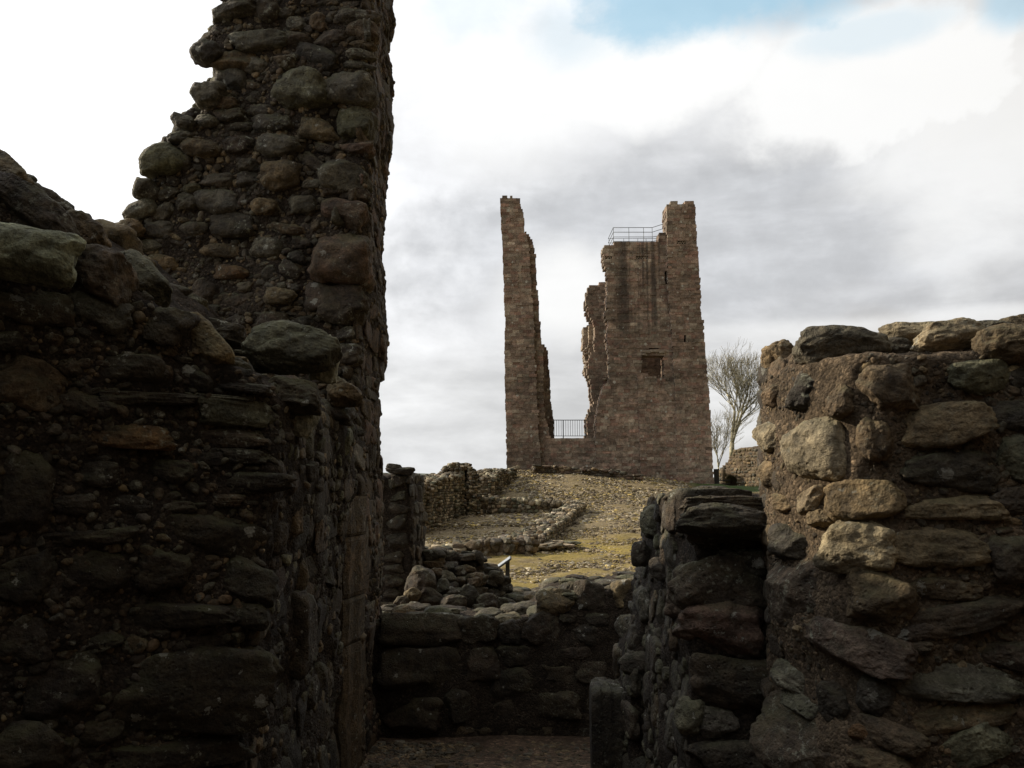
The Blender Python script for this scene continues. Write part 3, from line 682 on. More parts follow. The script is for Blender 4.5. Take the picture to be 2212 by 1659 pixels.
    for i in range(len(edge)):
        x, y = edge[i]
        put_stone(mb, W(x + random.uniform(0, 12), y, random.uniform(5.05, 5.3)), (-.5, -.8, .2), random.uniform(.09, .17), random.uniform(.07, .12), .15, random.uniform(-.4, .4), pick(['gy', 'dk', 'gn']), 2.6, 10, .2)
        put_stone(mb, W(x + random.uniform(5, 25), y - 18, random.uniform(5.4, 5.9)), (-.8, -.4, .2), random.uniform(.09, .17), random.uniform(.07, .12), .15, random.uniform(-.4, .4), pick(['gy', 'dk', 'gn']), 2.6, 8, .2)
    fill(mb, b, (-2.7, 4.4, .6), (1, 0, 0), (0, 0, 1), (0, -1, 0), 1.85, 4.9, (.06, .10), (.08, .16), ['dk', 'dk2', 'gy', 'br', 'dk'], 8, p=(2.6, 5), rot=10, skip=.04, depth=.8, proud=.38)
    fill(mb, b, (-2.8, 5.0, .6), (0, 1, 0), (0, 0, 1), (-1, 0, .2), 1.2, 4.9, (.09, .14), (.1, .2), ['dk', 'gy', 'br'], 6, rot=10, skip=.1, depth=.7)
    fill(mb, b, (-2.7, 4.4, .6), (1, 0, 0), (0, 0, 1), (0, -1, 0), 1.85, 4.9, (.028, .05), (.03, .08), ['dk', 'dk2', 'gy', 'br', 'tan'], 5, p=(2.6, 5), rot=20, skip=.45, depth=.9, proud=.35, avoid=False)
    # quoins up the right corner and small squared stones on the reveal
    z = .1
    while z < 5.6:
        hh = random.uniform(.10, .24); ww = random.uniform(.16, .34)
        hit = b.ray_cast(Vector((.2, 5.2, z)), Vector((-1, 0, 0)), 3)
        x0 = hit[0][0] if hit[0] is not None else -.83
        if not any(abs(z + hh / 2 - hp[2]) < bb + hh * .3 and abs(x0 - ww / 2 - hp[0]) < a + ww * .3 for hp, r, a, bb, n in HB):
            put_stone(mb, (x0 - ww / 2 + .01, 5.05, z + hh / 2), (0, -1, 0), ww, hh * .95, .2, 0, pick(['rd', 'dk', 'br', 'dk2']), 7, 12, .42, .8)
        z += hh
    rv = MB()
    fill(rv, b, (-.3, 5.0, .02), (0, 1, 0), (0, 0, 1), (1, 0, 0), 1.15, 5.4, (.07, .17), (.10, .26), ['rd', 'pk', 'br', 'gy', 'rd', 'dk'], 9, p=(4, 8), rot=3, skip=.02, depth=.3, proud=.2, avoid=False)
    fill(rv, b, (-.3, 5.0, .02), (0, 1, 0), (0, 0, 1), (1, 0, 0), 1.15, 5.4, (.03, .05), (.04, .07), ['rd', 'tan', 'pk', 'gy'], 4, rot=14, skip=.5, depth=.6, proud=.3, avoid=False)
    gr = MB(); grit(gr, b, (-2.6, 4.5, .8), (1, 0, 0), (0, 0, 1), (0, -1, 0), 1.9, 4, 8000, .013, ['tan', 'br', 'gy', 'dk', 'tan'])
    mb.build('cobble_facing', M_ROCK, t, base); rv.build('reveal_facing', M_SAND, t, base); gr.build('mortar_grit', M_GRAVEL, t, base)
    # moulded jamb shaft with its joints
    zz = [(0.02, .72), (.725, .97), (.975, 1.30), (1.305, 1.52)]
    for i, (a, c2) in enumerate(zz):
        m = MB(); pr = [(-.985, 5.06), (-.985, 4.86), (-.955, 4.80), (-.90, 4.79), (-.875, 4.83), (-.865, 4.92), (-.84, 4.98), (-.83, 5.10)]
        nlev = 14; k = len(pr); V = []
        for lv in range(nlev + 1):
            z_ = a + (c2 - a) * lv / nlev; e = .012 * (1 if lv in (0, nlev) else 0)
            for (x, y) in pr:
                nn = fbm(np.array([[x * 5, y * 5, z_ * 6 + i * 7]]), 3)[0] * .012
                V.append((x + e * (-.5) + nn, y + e * .6 + nn, z_))
        V.append((-.92, 4.95, a)); V.append((-.92, 4.95, c2))
        Qs = [[lv * k + j, lv * k + (j + 1) % k, (lv + 1) * k + (j + 1) % k, (lv + 1) * k + j] for lv in range(nlev) for j in range(k)]
        Qs += [[len(V) - 2, (j + 1) % k, j, j] for j in range(k)] + [[len(V) - 1, nlev * k + j, nlev * k + (j + 1) % k, nlev * k + (j + 1) % k] for j in range(k)]
        m.add(np.array(V), Qs, pick(['br', 'tan', 'dk'], .15)); m.build('jamb_shaft', M_SAND, t, base, smooth=False)
pillar()

# ------------------------------------------------------------------ right cobbled wall end
def right_wall():
    base = (1.3, 2.9, 0)
    t = thing('cobble_wall', 'thick rounded wall end at right, tan cobbles bedded in gritty mortar and capped with boulders', 'wall', base)
    def P2(px, Y): p = W(px, 1040, Y); return np.array([p[0], p[1], 0.0])
    plan = [P2(1655, 3.25), P2(1655, 3.02), P2(1690, 2.83), P2(1760, 2.68), P2(1840, 2.57), P2(1920, 2.52), P2(2010, 2.52), P2(2212, 2.50), P2(2500, 2.35), np.array([3.4, 2.2, 0]), np.array([3.4, 3.9, 0]), np.array([1.12, 3.9, 0])]
    pr = [prism(plan, (0, 0, 1.97))]
    pr.append(prism([P2(1668, 3.2) + [0, 0, 1.5], P2(1672, 3.02) + [0, 0, 1.5], P2(1720, 2.86) + [0, 0, 1.5], P2(1900, 2.72) + [0, 0, 1.5], np.array([1.6, 3.6, 1.5]), np.array([1.2, 3.6, 1.5])], (0, 0, .52)))
    # higher, set-back top on the right; top rises slightly
    plan2 = [P2(1760, 2.86), P2(1850, 2.68), P2(2000, 2.64), P2(2212, 2.6), P2(2500, 2.45), np.array([3.4, 2.3, 0]), np.array([3.4, 3.7, 0]), np.array([1.3, 3.7, 0])]
    pr.append(prism([p + [0, 0, 1.2] for p in plan2], (0, 0, .80)))
    pr.append(prism([p + [0.0, -.015, 0] for p in plan[:-2]] + [np.array([3.4, 3.9, 0]), np.array([1.12, 3.9, 0])], (0, 0, .9)))
    # unseen walls beside and behind the viewer, added to block light from the passage
    pr.append(prism([np.array(p) for p in ((2.35, -3.4, 0), (3.4, -3.4, 0), (3.4, 2.4, 0), (2.25, 2.4, 0), (2.0, 2.0, 0))], (0, 0, 2.3)))
    pr.append(prism([np.array(p) for p in ((2.35, -3.4, 2.0), (3.4, -3.4, 2.0), (3.4, 1.3, 2.0), (2.3, 1.3, 2.0))], (0, 0, 1.2)))
    pr.append(prism([np.array(p) for p in ((-3.4, -4.0, 0), (3.4, -4.0, 0), (3.4, -3.3, 0), (-3.4, -3.3, 0))], (0, 0, 3.8)))
    c, b = core('mortar_core', pr, .022, .022, 5.0, M_MORT, t, base)
    mb = MB(); nd = (-.45, -.9, 0)
    H = [(660, 318, 70, 85, 0, 'br'), (757, 295, 118, 125, 8, 'dk2', 3), (905, 325, 88, 130, 4, 'br', 2.8), (1097, 282, 220, 165, 3, 'br', 3.2), (1402, 245, 195, 128, 5, 'gn', 2.6), (650, 455, 130, 125, -18, 'be', 3.2),
         (820, 512, 205, 215, 5, 'be', 3), (1030, 475, 112, 155, -5, 'br', 3), (1257, 425, 320, 145, -2, 'tan', 4.5), (657, 597, 90, 100, 10, 'tan', 2.6), (1280, 578, 290, 125, 2, 'dk2', 4, .05), (800, 690, 110, 76, -28, 'be', 3.2),
         (985, 685, 235, 138, -4, 'tan', 3), (693, 703, 90, 62, 8, 'tan', 3), (832, 757, 85, 66, 0, 'tan', 4), (730, 840, 155, 120, 6, 'dk2', 3.2), (972, 860, 235, 165, 2, 'be', 4.5), (1255, 862, 285, 125, 1, 'tan', 5),
         (1290, 718, 330, 80, 0, 'tan', 4), (760, 1040, 295, 255, 8, 'pk', 3.6), (1047, 1040, 205, 165, 6, 'br', 3.6), (1272, 1010, 225, 78, 4, 'br', 3.4), (1310, 1125, 400, 120, -8, 'dk', 3), (1520, 520, 130, 160, 10, 'gn', 3.2),
         (1535, 900, 130, 140, 0, 'dk'), (950, 1218, 310, 145, 8, 'pk', 4), (740, 1335, 150, 90, 14, 'gy', 3), (752, 1425, 150, 78, 6, 'gy', 4), (886, 1420, 98, 135, -2, 'dk2', 3.4), (1030, 1400, 105, 120, 6, 'dk2', 3),
         (1290, 1345, 390, 130, 6, 'gy', 3.4, .05), (1325, 1475, 340, 88, -8, 'br', 3.4), (782, 1565, 310, 260, 10, 'pk', 4), (1090, 1545, 190, 92, 12, 'br', 3), (1350, 1590, 310, 120, -14, 'gn', 3.4), (1035, 1645, 170, 90, 10, 'br', 3),
         (1180, 1170, 110, 60, -10, 'dk', 3), (965, 1530, 60, 50, 0, 'or', 2.6), (1180, 1225, 90, 50, 0, 'dk', 3), (1515, 380, 190, 90, 6, 'dk2', 4), (1520, 690, 130, 90, 0, 'dk', 3), (1500, 1250, 160, 90, 0, 'dk', 3)]
    hero(mb, b, z4, H, 2.9, nd, 26, .6, .2, .25, sc=1.0)
    fill(mb, b, (1.15, 1.7, .02), (1, 0, 0), (0, 0, 1), (0, -1, 0), 1.3, 1.9, (.05, .09), (.06, .15), ['dk', 'dk2', 'br', 'gy'], 8, rot=12, skip=.2, depth=.5)
    fill(mb, b, (1.15, 1.7, .02), (1, 0, 0), (0, 0, 1), (0, -1, 0), 1.3, 1.9, (.02, .035), (.02, .05), ['dk', 'gy', 'br', 'tan'], 5, rot=25, skip=.55, depth=.9, proud=.35, avoid=False)
    fill(mb, b, (.3, 2.5, .02), (-.2, 1, 0), (0, 0, 1), (-1, -.1, 0), 1.4, 1.9, (.07, .12), (.10, .18), ['dk', 'dk2', 'br', 'gy'], 8, rot=8, skip=.3, depth=.5)
    gr = MB()
    grit(gr, b, (.8, 1.8, .0), (1, 0, 0), (0, 0, 1), (-.3, -1, 0), 1.7, 2.0, 15000, .0062, ['tan', 'br', 'ms', 'ms', 'dk', 'br'])
    grit(gr, b, (.2, 2.55, .0), (-.2, 1, 0), (0, 0, 1), (-1, -.2, 0), 1.0, 2.0, 7000, .0062, ['tan', 'br', 'ms', 'ms'])
    mb.build('cobble_facing', M_ROCKLT, t, base); gr.build('mortar_grit', M_GRAVEL, t, base)
    def cap(e, Y, lab=None, nrm=(-.2, -1, .4)):
        m = MB(); hero(m, None, z4, [e], Y, nrm, 28, .95, .05); o = m.build('capping_boulder', M_ROCKLT, t, base)
        if lab: o['label'] = lab
    cap((682, 180, 116, 112, 0, 'tan', 2.8), 3.0, 'yellowish rounded end boulder')
    cap((900, 137, 305, 135, 2, 'gy', 2.7), 2.72, 'large grey boulder with a white lichen patch')
    cap((1180, 96, 250, 74, 2, 'be', 3), 3.0, 'flat beige stone')
    cap((1302, 100, 205, 95, -4, 'be', 3), 2.62)
    cap((1448, 78, 150, 54, 3, 'gy', 3), 2.9)
    cap((1560, 62, 130, 64, 0, 'tan', 3), 2.9)
    cap((1520, 130, 210, 120, 5, 'br', 2.6), 2.5, 'dark brown boulder at the frame edge')
    cap((1100, 150, 130, 70, 0, 'dk', 3), 2.78)
    cap((1010, 190, 130, 36, -4, 'dk', 3), 2.66)
    for _ in range(26):
        px = random.uniform(1700, 2400); put_stone(mb, W(px, 760, random.uniform(3.0, 3.7)) * [1, 1, 0] + [0, 0, 1.98], (0, 0, 1), .2, .16, .12, random.uniform(0, 6), pick(['dk', 'gy', 'br']), 3, 8, .3)
right_wall()

# ------------------------------------------------------------------ right jamb (lower wall beside it)
def jamb():
    base = (.8, 3.9, 0)
    t = thing('gate_jamb', 'low dark jamb of squared blocks beside the cobbled wall end, capped with layered slabs', 'wall', base)
    out = [(1497, 1092), (1500, 1200), (1490, 1320), (1480, 1690), (1480, 2060), (1720, 2060), (1720, 1085)]
    pr = [prism(poly(out, 3.2), (.035, 1.35, 0))]
    # spreading foot at the far end of the reveal
    ft = [(1425, 1110), (1415, 1200), (1398, 1260), (1374, 1400), (1362, 1500), (1358, 1640), (1358, 1780), (1480, 1780), (1480, 1110)]
    pr.append(prism(poly(ft, 4.35), (.0, .5, 0)))
    c, b = core('mortar_core', pr, .024, .026, 4.5, M_MORTDK, t, base)
    mb = MB(); nd = (-.15, -1, 0)
    H = [(520, 790, 330, 150, 3, 'dk', 4, .05), (480, 990, 330, 190, -3, 'dk', 4), (540, 920, 190, 70, 14, 'gy', 3), (470, 1145, 280, 180, 2, 'rd', 5), (545, 1350, 310, 185, 2, 'dk', 5.5), (365, 1475, 95, 125, 12, 'gn', 2.8), (465, 1490, 130, 105, 4, 'gy', 3),
         (530, 1625, 250, 110, 0, 'dk2', 5), (390, 760, 110, 160, 0, 'dk2', 4), (600, 900, 120, 80, 0, 'dk2', 4), (600, 1230, 120, 60, 0, 'dk', 4)]
    hero(mb, b, z4, H, 3.15, nd, 20, .7, .2, .5)
    hero(mb, b, z4, [(232, 765, 100, 130, 4, 'gn', 3), (300, 750, 60, 120, 0, 'dk', 3), (180, 890, 60, 90, 0, 'dk', 3), (140, 1150, 90, 100, 10, 'gy', 3), (310, 1060, 80, 100, 0, 'rd', 5), (260, 940, 80, 80, 0, 'dk2', 4)], 4.3, (-.5, -.8, 0), 14, .7, .2, .5)
    rv = MB()
    fill(rv, b, (.15, 3.15, .02), (0, 1, 0), (0, 0, 1), (-1, 0, 0), 1.8, 1.5, (.09, .2), (.14, .32), ['dk', 'dk2', 'gy', 'br'], 11, p=(3, 6), rot=4, skip=.06, depth=.4, proud=.25)
    fill(rv, b, (.15, 3.15, .02), (0, 1, 0), (0, 0, 1), (-1, 0, 0), 1.8, 1.5, (.04, .07), (.05, .10), ['gy', 'gn', 'dk'], 6, rot=16, skip=.4, depth=.6, proud=.4)
    fill(mb, b, (.2, 3.9, .02), (1, 0, 0), (0, 0, 1), (0, -1, 0), .6, 1.4, (.09, .16), (.12, .24), ['dk', 'dk2', 'gy'], 9, rot=6, skip=.05, depth=.5)
    fill(mb, b, (.5, 3.2, 1.5), (1, 0, 0), (0, 1, 0), (0, 0, 1), .7, 1.7, (.16, .26), (.2, .34), ['dk', 'dk2', 'gn'], 12, p=(3, 5), rot=10, skip=.05, depth=.45)
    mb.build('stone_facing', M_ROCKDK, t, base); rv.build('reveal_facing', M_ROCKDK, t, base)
    def cap(e, Y, nrm=(0, -1, .25), st=.05):
        m = MB(); hero(m, None, z4, [e + (st,)], Y, nrm, 34, 1.2, .1); m.build('cap_slab', M_ROCKDK, t, base)
    cap((405, 690, 250, 70, 0, 'dk', 4), 3.6); cap((508, 715, 330, 60, 1, 'dk', 5), 3.2); cap((510, 770, 330, 110, 4, 'dk2', 5), 3.12)
jamb()
def jamb_stone():
    o = None; mb = MB(); base = (.52, 4.6, 0)
    cx, cy = W(1316, 1560, 4.55)[[0, 2]]
    p0 = W(1290, 1500, 4.5); p1 = W(1378, 1500, 4.5); zt_ = W(1316, 1498, 4.5)[2]
    P, Q = stone_pts(26, (p1[0] - p0[0]) + .02, .34, zt_ + .06, 14, .45, 0, 0)
    P[:, 0] += .008 * np.sin(P[:, 0] * 120)
    mb.add(P + [(p0[0] + p1[0]) / 2, 4.68, zt_ / 2 - .02], Q, PAL['bk'])
    o = mb.build('upright_stone', M_ROCKDK, None, (0, 0, 0))
    tag(o, 'upright dark grooved stone block standing on the floor at the foot of the right jamb', 'stone block')
jamb_stone()

# ------------------------------------------------------------------ low wall across the passage
def low_wall():
    base = (0, 6.0, 0)
    t = thing('low_wall', 'low dark wall of big squared stones crossing the passage just beyond the doorway', 'wall', base)
    out = [(700, 1345), (815, 1343), (960, 1345), (1085, 1350), (1150, 1335), (1185, 1290), (1260, 1275), (1400, 1270), (1620, 1270), (1620, 1612), (700, 1612)]
    pts = poly(out, 5.68)
    for p in pts[-2:]: p[2] = -.05
    c, b = core('mortar_core', [prism(pts, (0, .72, 0))], .03, .03, 3.5, M_MORTDK, t, base)
    mb = MB(); nd = (0, -1, .1)
    H = [(300, 935, 400, 165, 1, 'dk', 5), (580, 945, 190, 150, 0, 'dk', 5), (745, 955, 130, 130, 0, 'bk', 4), (920, 930, 200, 175, 4, 'dk', 4), (1140, 960, 140, 130, 4, 'bk', 3), (1050, 880, 110, 60, 0, 'dk', 3), (1210, 890, 130, 70, 0, 'bk', 3),
         (990, 770, 180, 140, -12, 'tan', 3), (1170, 765, 160, 150, 2, 'dk', 4.5), (1340, 752, 125, 150, 0, 'tan', 4), (1100, 730, 90, 100, 0, 'dk', 3), (280, 1140, 400, 220, 3, 'dk', 5), (780, 1220, 240, 150, 0, 'bk', 5), (1020, 1180, 190, 120, 0, 'dk', 4),
         (600, 1120, 200, 170, 0, 'dk', 5), (780, 1070, 220, 110, 0, 'bk', 5), (1180, 1160, 150, 110, 0, 'dk', 4), (220, 1380, 320, 180, 0, 'dk', 5), (520, 1330, 230, 170, 0, 'bk', 5), (1010, 1330, 270, 140, 0, 'dk', 5), (1230, 1330, 160, 130, 0, 'dk', 5),
         (740, 1345, 180, 110, 0, 'dk', 5), (1100, 1060, 160, 70, -4, 'dk', 3), (1400, 950, 150, 150, 0, 'bk', 4)]
    hero(mb, b, z2, H, 5.68, nd, 16, .6, .3, .6)
    fill(mb, b, (-1.4, 5.0, .02), (1, 0, 0), (0, 0, 1), (0, -1, 0), 3.0, 1.0, (.06, .11), (.10, .2), ['dk', 'bk', 'br'], 8, rot=5, skip=.1, depth=.4, proud=.2)
    fill(mb, b, (-1.4, 5.7, .9), (1, 0, 0), (0, 1, 0), (0, 0, 1), 3.0, .75, (.12, .2), (.14, .28), ['gy', 'dk', 'bk', 'gn'], 10, rot=12, skip=.06, depth=.4, avoid=False)
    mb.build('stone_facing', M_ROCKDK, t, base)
    # stones lying loose on its top
    for (cx, cy, w, h, colr, Y, lab) in ((195, 845, 135, 62, 'tan', 5.95, 'rounded tan stone lying on the left end of the low wall'), (375, 842, 165, 50, 'gn', 5.9, 'flat greenish slab lying on the low wall beside the tan stone'),
                                        (640, 850, 150, 46, 'gy', 5.95, 'thin grey slab lying near the middle of the low wall'), (740, 872, 140, 52, 'be', 5.8, 'pale slab at the front edge of the low wall'),
                                        (802, 828, 180, 66, 'gy', 6.0, 'smooth blue-grey boulder lying on the low wall beside the step up'), (110, 858, 50, 34, 'tan', 5.85, 'small brown stone by the jamb on the low wall'),
                                        (270, 858, 60, 30, 'br', 5.85, 'little brown chip between the tan stone and the greenish slab')):
        m = MB(); px, py = z2(cx, cy); s = ZS[z2] / F * Y
        put_stone(m, W(px, py, Y), (0, -.25, 1), w * s, w * s * .7, h * s * 1.5, random.uniform(-.2, .2), pick([colr], .1), 3, 18, .25)
        o = m.build('loose_stone', M_ROCK, None); tag(o, lab, 'stone', 'loose stones on the low wall')
low_wall()

# ------------------------------------------------------------------ rubble walls between courtyard and passage
def rub_wall(name, label, path, Zt, thick, base, stone=(.16, .3), ch=(.10, .18), pal=('dk', 'br', 'gy', 'tan'), mat=None, res=5, top=True, zb=None, core_col='br', cat='wall', group=None, jitter=.12, end=True, proto=None):
    """wall along a plan path (x,y) with top height Zt per point; squared rubble on both sides, ends and top"""
    t = thing(name, label, cat, base, group); mb = MB(); cb = MB(); mat = mat or M_SMALL
    for i in range(len(path) - 1):
        a, b_ = np.array(path[i], float), np.array(path[i + 1], float); d = b_ - a; L = np.linalg.norm(d); d /= L; nrm = np.array([d[1], -d[0]])
        za, zb_ = Zt[i], Zt[i + 1]
        def zg(p): return (gz(p[0], p[1]) if zb is None else zb) - .15
        k = max(2, int(L / .5))
        # inner core
        for q in range(k):
            p = a + d * L * q / k; p2 = a + d * L * (q + 1) / k; z_0 = za + (zb_ - za) * q / k - .05; z_1 = za + (zb_ - za) * (q + 1) / k - .05; h = thick / 2 - .05
            V = []
            for (pp, zt2) in ((p, z_0), (p2, z_1)):
                for s in (-1, 1):
                    for z_ in (zg(pp), zt2): V.append([*(pp + nrm * h * s), z_])
            cb.add(np.array(V), [[0, 1, 3, 2], [4, 6, 7, 5], [0, 4, 5, 1], [2, 3, 7, 6], [1, 5, 7, 3], [0, 2, 6, 4]], PAL[core_col])
        for s in (-1, 1):
            z = min(zg(a), zg(b_))
            while z < max(za, zb_) + .05:
                h = random.uniform(*ch); u = -random.uniform(0, .2)
                while u < L:
                    w = random.uniform(*stone); f = min(max((u + w / 2) / L, 0), 1); zt2 = za + (zb_ - za) * f + random.uniform(-jitter, jitter * .5)
                    p = a + d * (u + w / 2)
                    if z + h / 2 < zt2 and z + h > zg(p):
                        put_stone(mb, [*(p + nrm * s * (thick / 2 - .02)), z + h / 2], [*(nrm * s), .08], w * .97, h * .97, .16, math.radians(random.gauss(0, 4)), pick(pal, .3), random.uniform(3, 6), res, .3)
                    u += w
                z += h
        if top:
            v = -thick / 2
            while v < thick / 2:
                h = random.uniform(stone[0] * .8, stone[1] * .9); u = -.1
                while u < L:
                    w = random.uniform(*stone); f = min(max((u + w / 2) / L, 0), 1)
                    p = a + d * (u + w / 2) + nrm * (v + h / 2)
                    if random.random() < .93:
                        put_stone(mb, [*p, za + (zb_ - za) * f - .02 + random.uniform(-jitter, jitter * .6)], [random.gauss(0, .12), random.gauss(0, .12), 1], w, h, ch[1] * random.uniform(.7, 1.1), random.uniform(-.5, .5) + math.atan2(d[1], d[0]) * 0, pick(pal, .3), random.uniform(2.8, 4.5), res, .2)
                    u += w
                v += h
        if end:
            for (pt, zt2, sg) in ((a, za, -1), (b_, zb_, 1)):
                z = zg(pt)
                while z < zt2 - .04:
                    h = random.uniform(*ch); v = -thick / 2
                    while v < thick / 2 - .05:
                        w = random.uniform(*stone)
                        put_stone(mb, [*(pt + nrm * (v + w / 2)), z + h / 2], [*(d * sg), .05], w, h * .97, .2, 0, pick(pal, .3), random.uniform(3, 6), res, .3); v += w
                    z += h
    cb.build('mortar_core', M_MORTDK if core_col == 'dk' else M_MORT, t, base, smooth=False); mb.build('stone_facing', mat, t, base)
    return t
def xy(px, Y): p = W(px, 1040, Y); return (p[0], p[1])
def zat(py, Y): return W(1106, py, Y)[2]
# E: stepped stub left, F: low wall across
PALE = ('dk', 'dk2', 'bk', 'br', 'dk')
rub_wall('stepped_wall', 'dark stepped rubble wall stub descending to the right behind the low passage wall', [xy(880, 8.3), xy(957, 8.3), xy(959, 8.4), xy(1008, 8.4), xy(1012, 8.3), xy(1032, 8.3), xy(1040, 8.25), xy(1075, 8.2)],
         [zat(1190, 8.5)] * 2 + [zat(1214, 8.6)] * 2 + [zat(1231, 8.6)] * 2 + [zat(1258, 8.6), zat(1282, 8.6)], .6, (xy(990, 8.3)[0], 8.3, -.2), (.09, .19), (.06, .12), PALE, M_ROCKDK, 8, zb=-.3, core_col='dk', jitter=.03)
rub_wall('courtyard_wall', 'low rubble wall with a ragged pale top edging the mossy courtyard beyond the passage', [xy(1096, 8.6), xy(1200, 8.6), xy(1300, 8.7), xy(1420, 8.7), xy(1560, 8.7)],
         [zat(1272, 8.9), zat(1266, 8.9), zat(1260, 9), zat(1252, 9), zat(1250, 9)], .6, (xy(1300, 8.6)[0], 8.6, -.2), (.10, .26), (.05, .11), ('gy', 'br', 'dk', 'tan', 'dk2'), M_ROCK, 8, zb=-.3, core_col='dk', jitter=.03)
def tumbled():
    # collapsed stones spilling down between the stepped stub and the low wall
    spots = [((290, 690), 150, 150, 7.0, 'dk'), ((405, 712), 62, 66, 7.0, 'gy'), ((520, 765), 110, 90, 7.0, 'dk2'), ((465, 740), 50, 36, 6.9, 'gy'), ((190, 800), 70, 70, 6.75, 'dk'), ((440, 660), 70, 50, 7.5, 'gy'), ((380, 640), 80, 40, 7.6, 'br'),
             ((640, 790), 100, 70, 7.0, 'dk'), ((590, 820), 60, 28, 6.8, 'gy'), ((330, 775), 130, 90, 6.9, 'dk'), ((700, 800), 90, 50, 7.1, 'dk2'), ((460, 800), 120, 80, 6.8, 'dk'), ((540, 735), 70, 34, 7.2, 'gy'), ((570, 690), 60, 50, 7.5, 'br'), ((240, 760), 80, 70, 6.8, 'tan')]
    labs = ['large rounded dark boulder slumped beside the ruined wall end', 'pale tilted square stone above the tumbled heap', 'dark angular block at the foot of the stepped wall', 'small grey wedge beside the tilted pale stone', 'roundish stone against the tall pillar foot',
            'grey stone resting high under the steps', 'brown flat stone under the top step', 'dark block right of the tumbled heap', 'small grey slab on the heap front', 'broad dark block under the big boulder', 'dark stone nearest the courtyard wall', 'low black block in the heap centre', 'thin grey slab leaning over the heap', 'brown stone below the second step', 'tan stone wedged below the big boulder']
    for ((cx, cy), w, h, Y, colr), lb in zip(spots, labs):
        m = MB(); px, py = z2(cx, cy); s = ZS[z2] / F * Y
        put_stone(m, W(px, py, Y), (.1, -1, .35), w * s * 1.1, h * s * 1.1, min(w, h) * s * 1.4, random.uniform(-.4, .4), pick([colr], .1), 3.4, 14, .2)
        o = m.build('fallen_stone', M_ROCKDK, None); tag(o, lb, 'stone', 'fallen stones behind the low wall')
    # earth and rubble bank that carries them
    bank = [(815, 1340), (830, 1322), (880, 1305), (960, 1305), (1040, 1322), (1120, 1342), (1200, 1358), (815, 1362)]
    pts = poly(bank, 7.0)
    base_pts = [np.array([pts[0][0], 7.0, -.1]), np.array([pts[-2][0], 7.0, -.1])]
    pl = pts[:-1] + [base_pts[1], base_pts[0]]
    t = thing('rubble_heap', 'dark heap of tumbled earth and rubble filling the corner behind the low wall', 'rubble heap', (-.6, 7.3, 0))
    c, b = core('earth_core', [prism(pl, (0, 1.0, 0))], .035, .05, 3, M_MORTDK, t, (-.6, 7.3, 0))
    mb = MB(); fill(mb, b, (-1.3, 6.3, .02), (1, 0, 0), (0, 0, 1), (0, -1, 0), 1.9, 1.1, (.07, .14), (.10, .22), ['dk', 'dk2', 'bk', 'bk'], 8, p=(3.5, 6), rot=14, skip=.1, depth=.7, avoid=False)
    fill(mb, b, (-1.3, 6.9, .9), (1, 0, 0), (0, 1, 0), (0, 0, 1), 1.9, 1.1, (.09, .16), (.10, .22), ['dk', 'dk2', 'bk', 'bk'], 8, p=(3.5, 6), rot=14, skip=.1, depth=.7, avoid=False)
    mb.build('rubble_stones', M_ROCKDK, t, (-.6, 7.3, 0))
tumbled()

def wall_end():
    base = (-1.0, 7.6, 0)
    t = thing('wall_end', 'narrow upright wall end of stacked dark slabs just right of the tall pillar', 'ruined wall', base)
    out = [(760, 1020), (838, 1030), (846, 1020), (884, 1023), (888, 1060), (892, 1140), (893, 1310), (760, 1310)]
    pts = poly(out, 7.45)
    for p in pts[-2:]: p[2] = -.2
    c, b = core('mortar_core', [prism(pts, (.02, .9, 0))], .035, .02, 5, M_MORTDK, t, base)
    mb = MB()
    H = [(180, 112, 140, 42, 2, 'dk2', 5), (150, 88, 80, 30, 8, 'gy', 4), (185, 165, 90, 60, 0, 'dk', 5), (140, 180, 60, 60, 0, 'gn', 3), (165, 238, 120, 56, 0, 'gn', 5), (160, 305, 130, 60, 2, 'dk', 5), (160, 380, 110, 80, 0, 'dk', 5), (165, 475, 120, 90, 0, 'dk2', 5),
         (155, 560, 110, 60, 0, 'dk', 5), (150, 620, 110, 40, 0, 'gy', 5), (150, 680, 110, 70, 0, 'dk', 5), (150, 750, 110, 60, 0, 'dk', 5)]
    hero(mb, b, z2, H, 7.4, (0, -1, .1), 12, .9, .3, .7)
    fill(mb, b, (-.3, 7.45, .0), (0, 1, 0), (0, 0, 1), (1, 0, 0), .95, 1.8, (.09, .16), (.14, .3), ['dk', 'dk2', 'gy', 'br'], 8, p=(4, 7), rot=3, skip=.03, depth=.35, avoid=False)
    fill(mb, b, (-1.8, 6.9, .0), (1, 0, 0), (0, 0, 1), (0, -1, 0), 1.3, 1.8, (.09, .16), (.14, .3), ['dk', 'dk2', 'gy', 'br'], 8, p=(4, 7), rot=3, skip=.03, depth=.35)
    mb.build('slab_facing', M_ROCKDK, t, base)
wall_end()

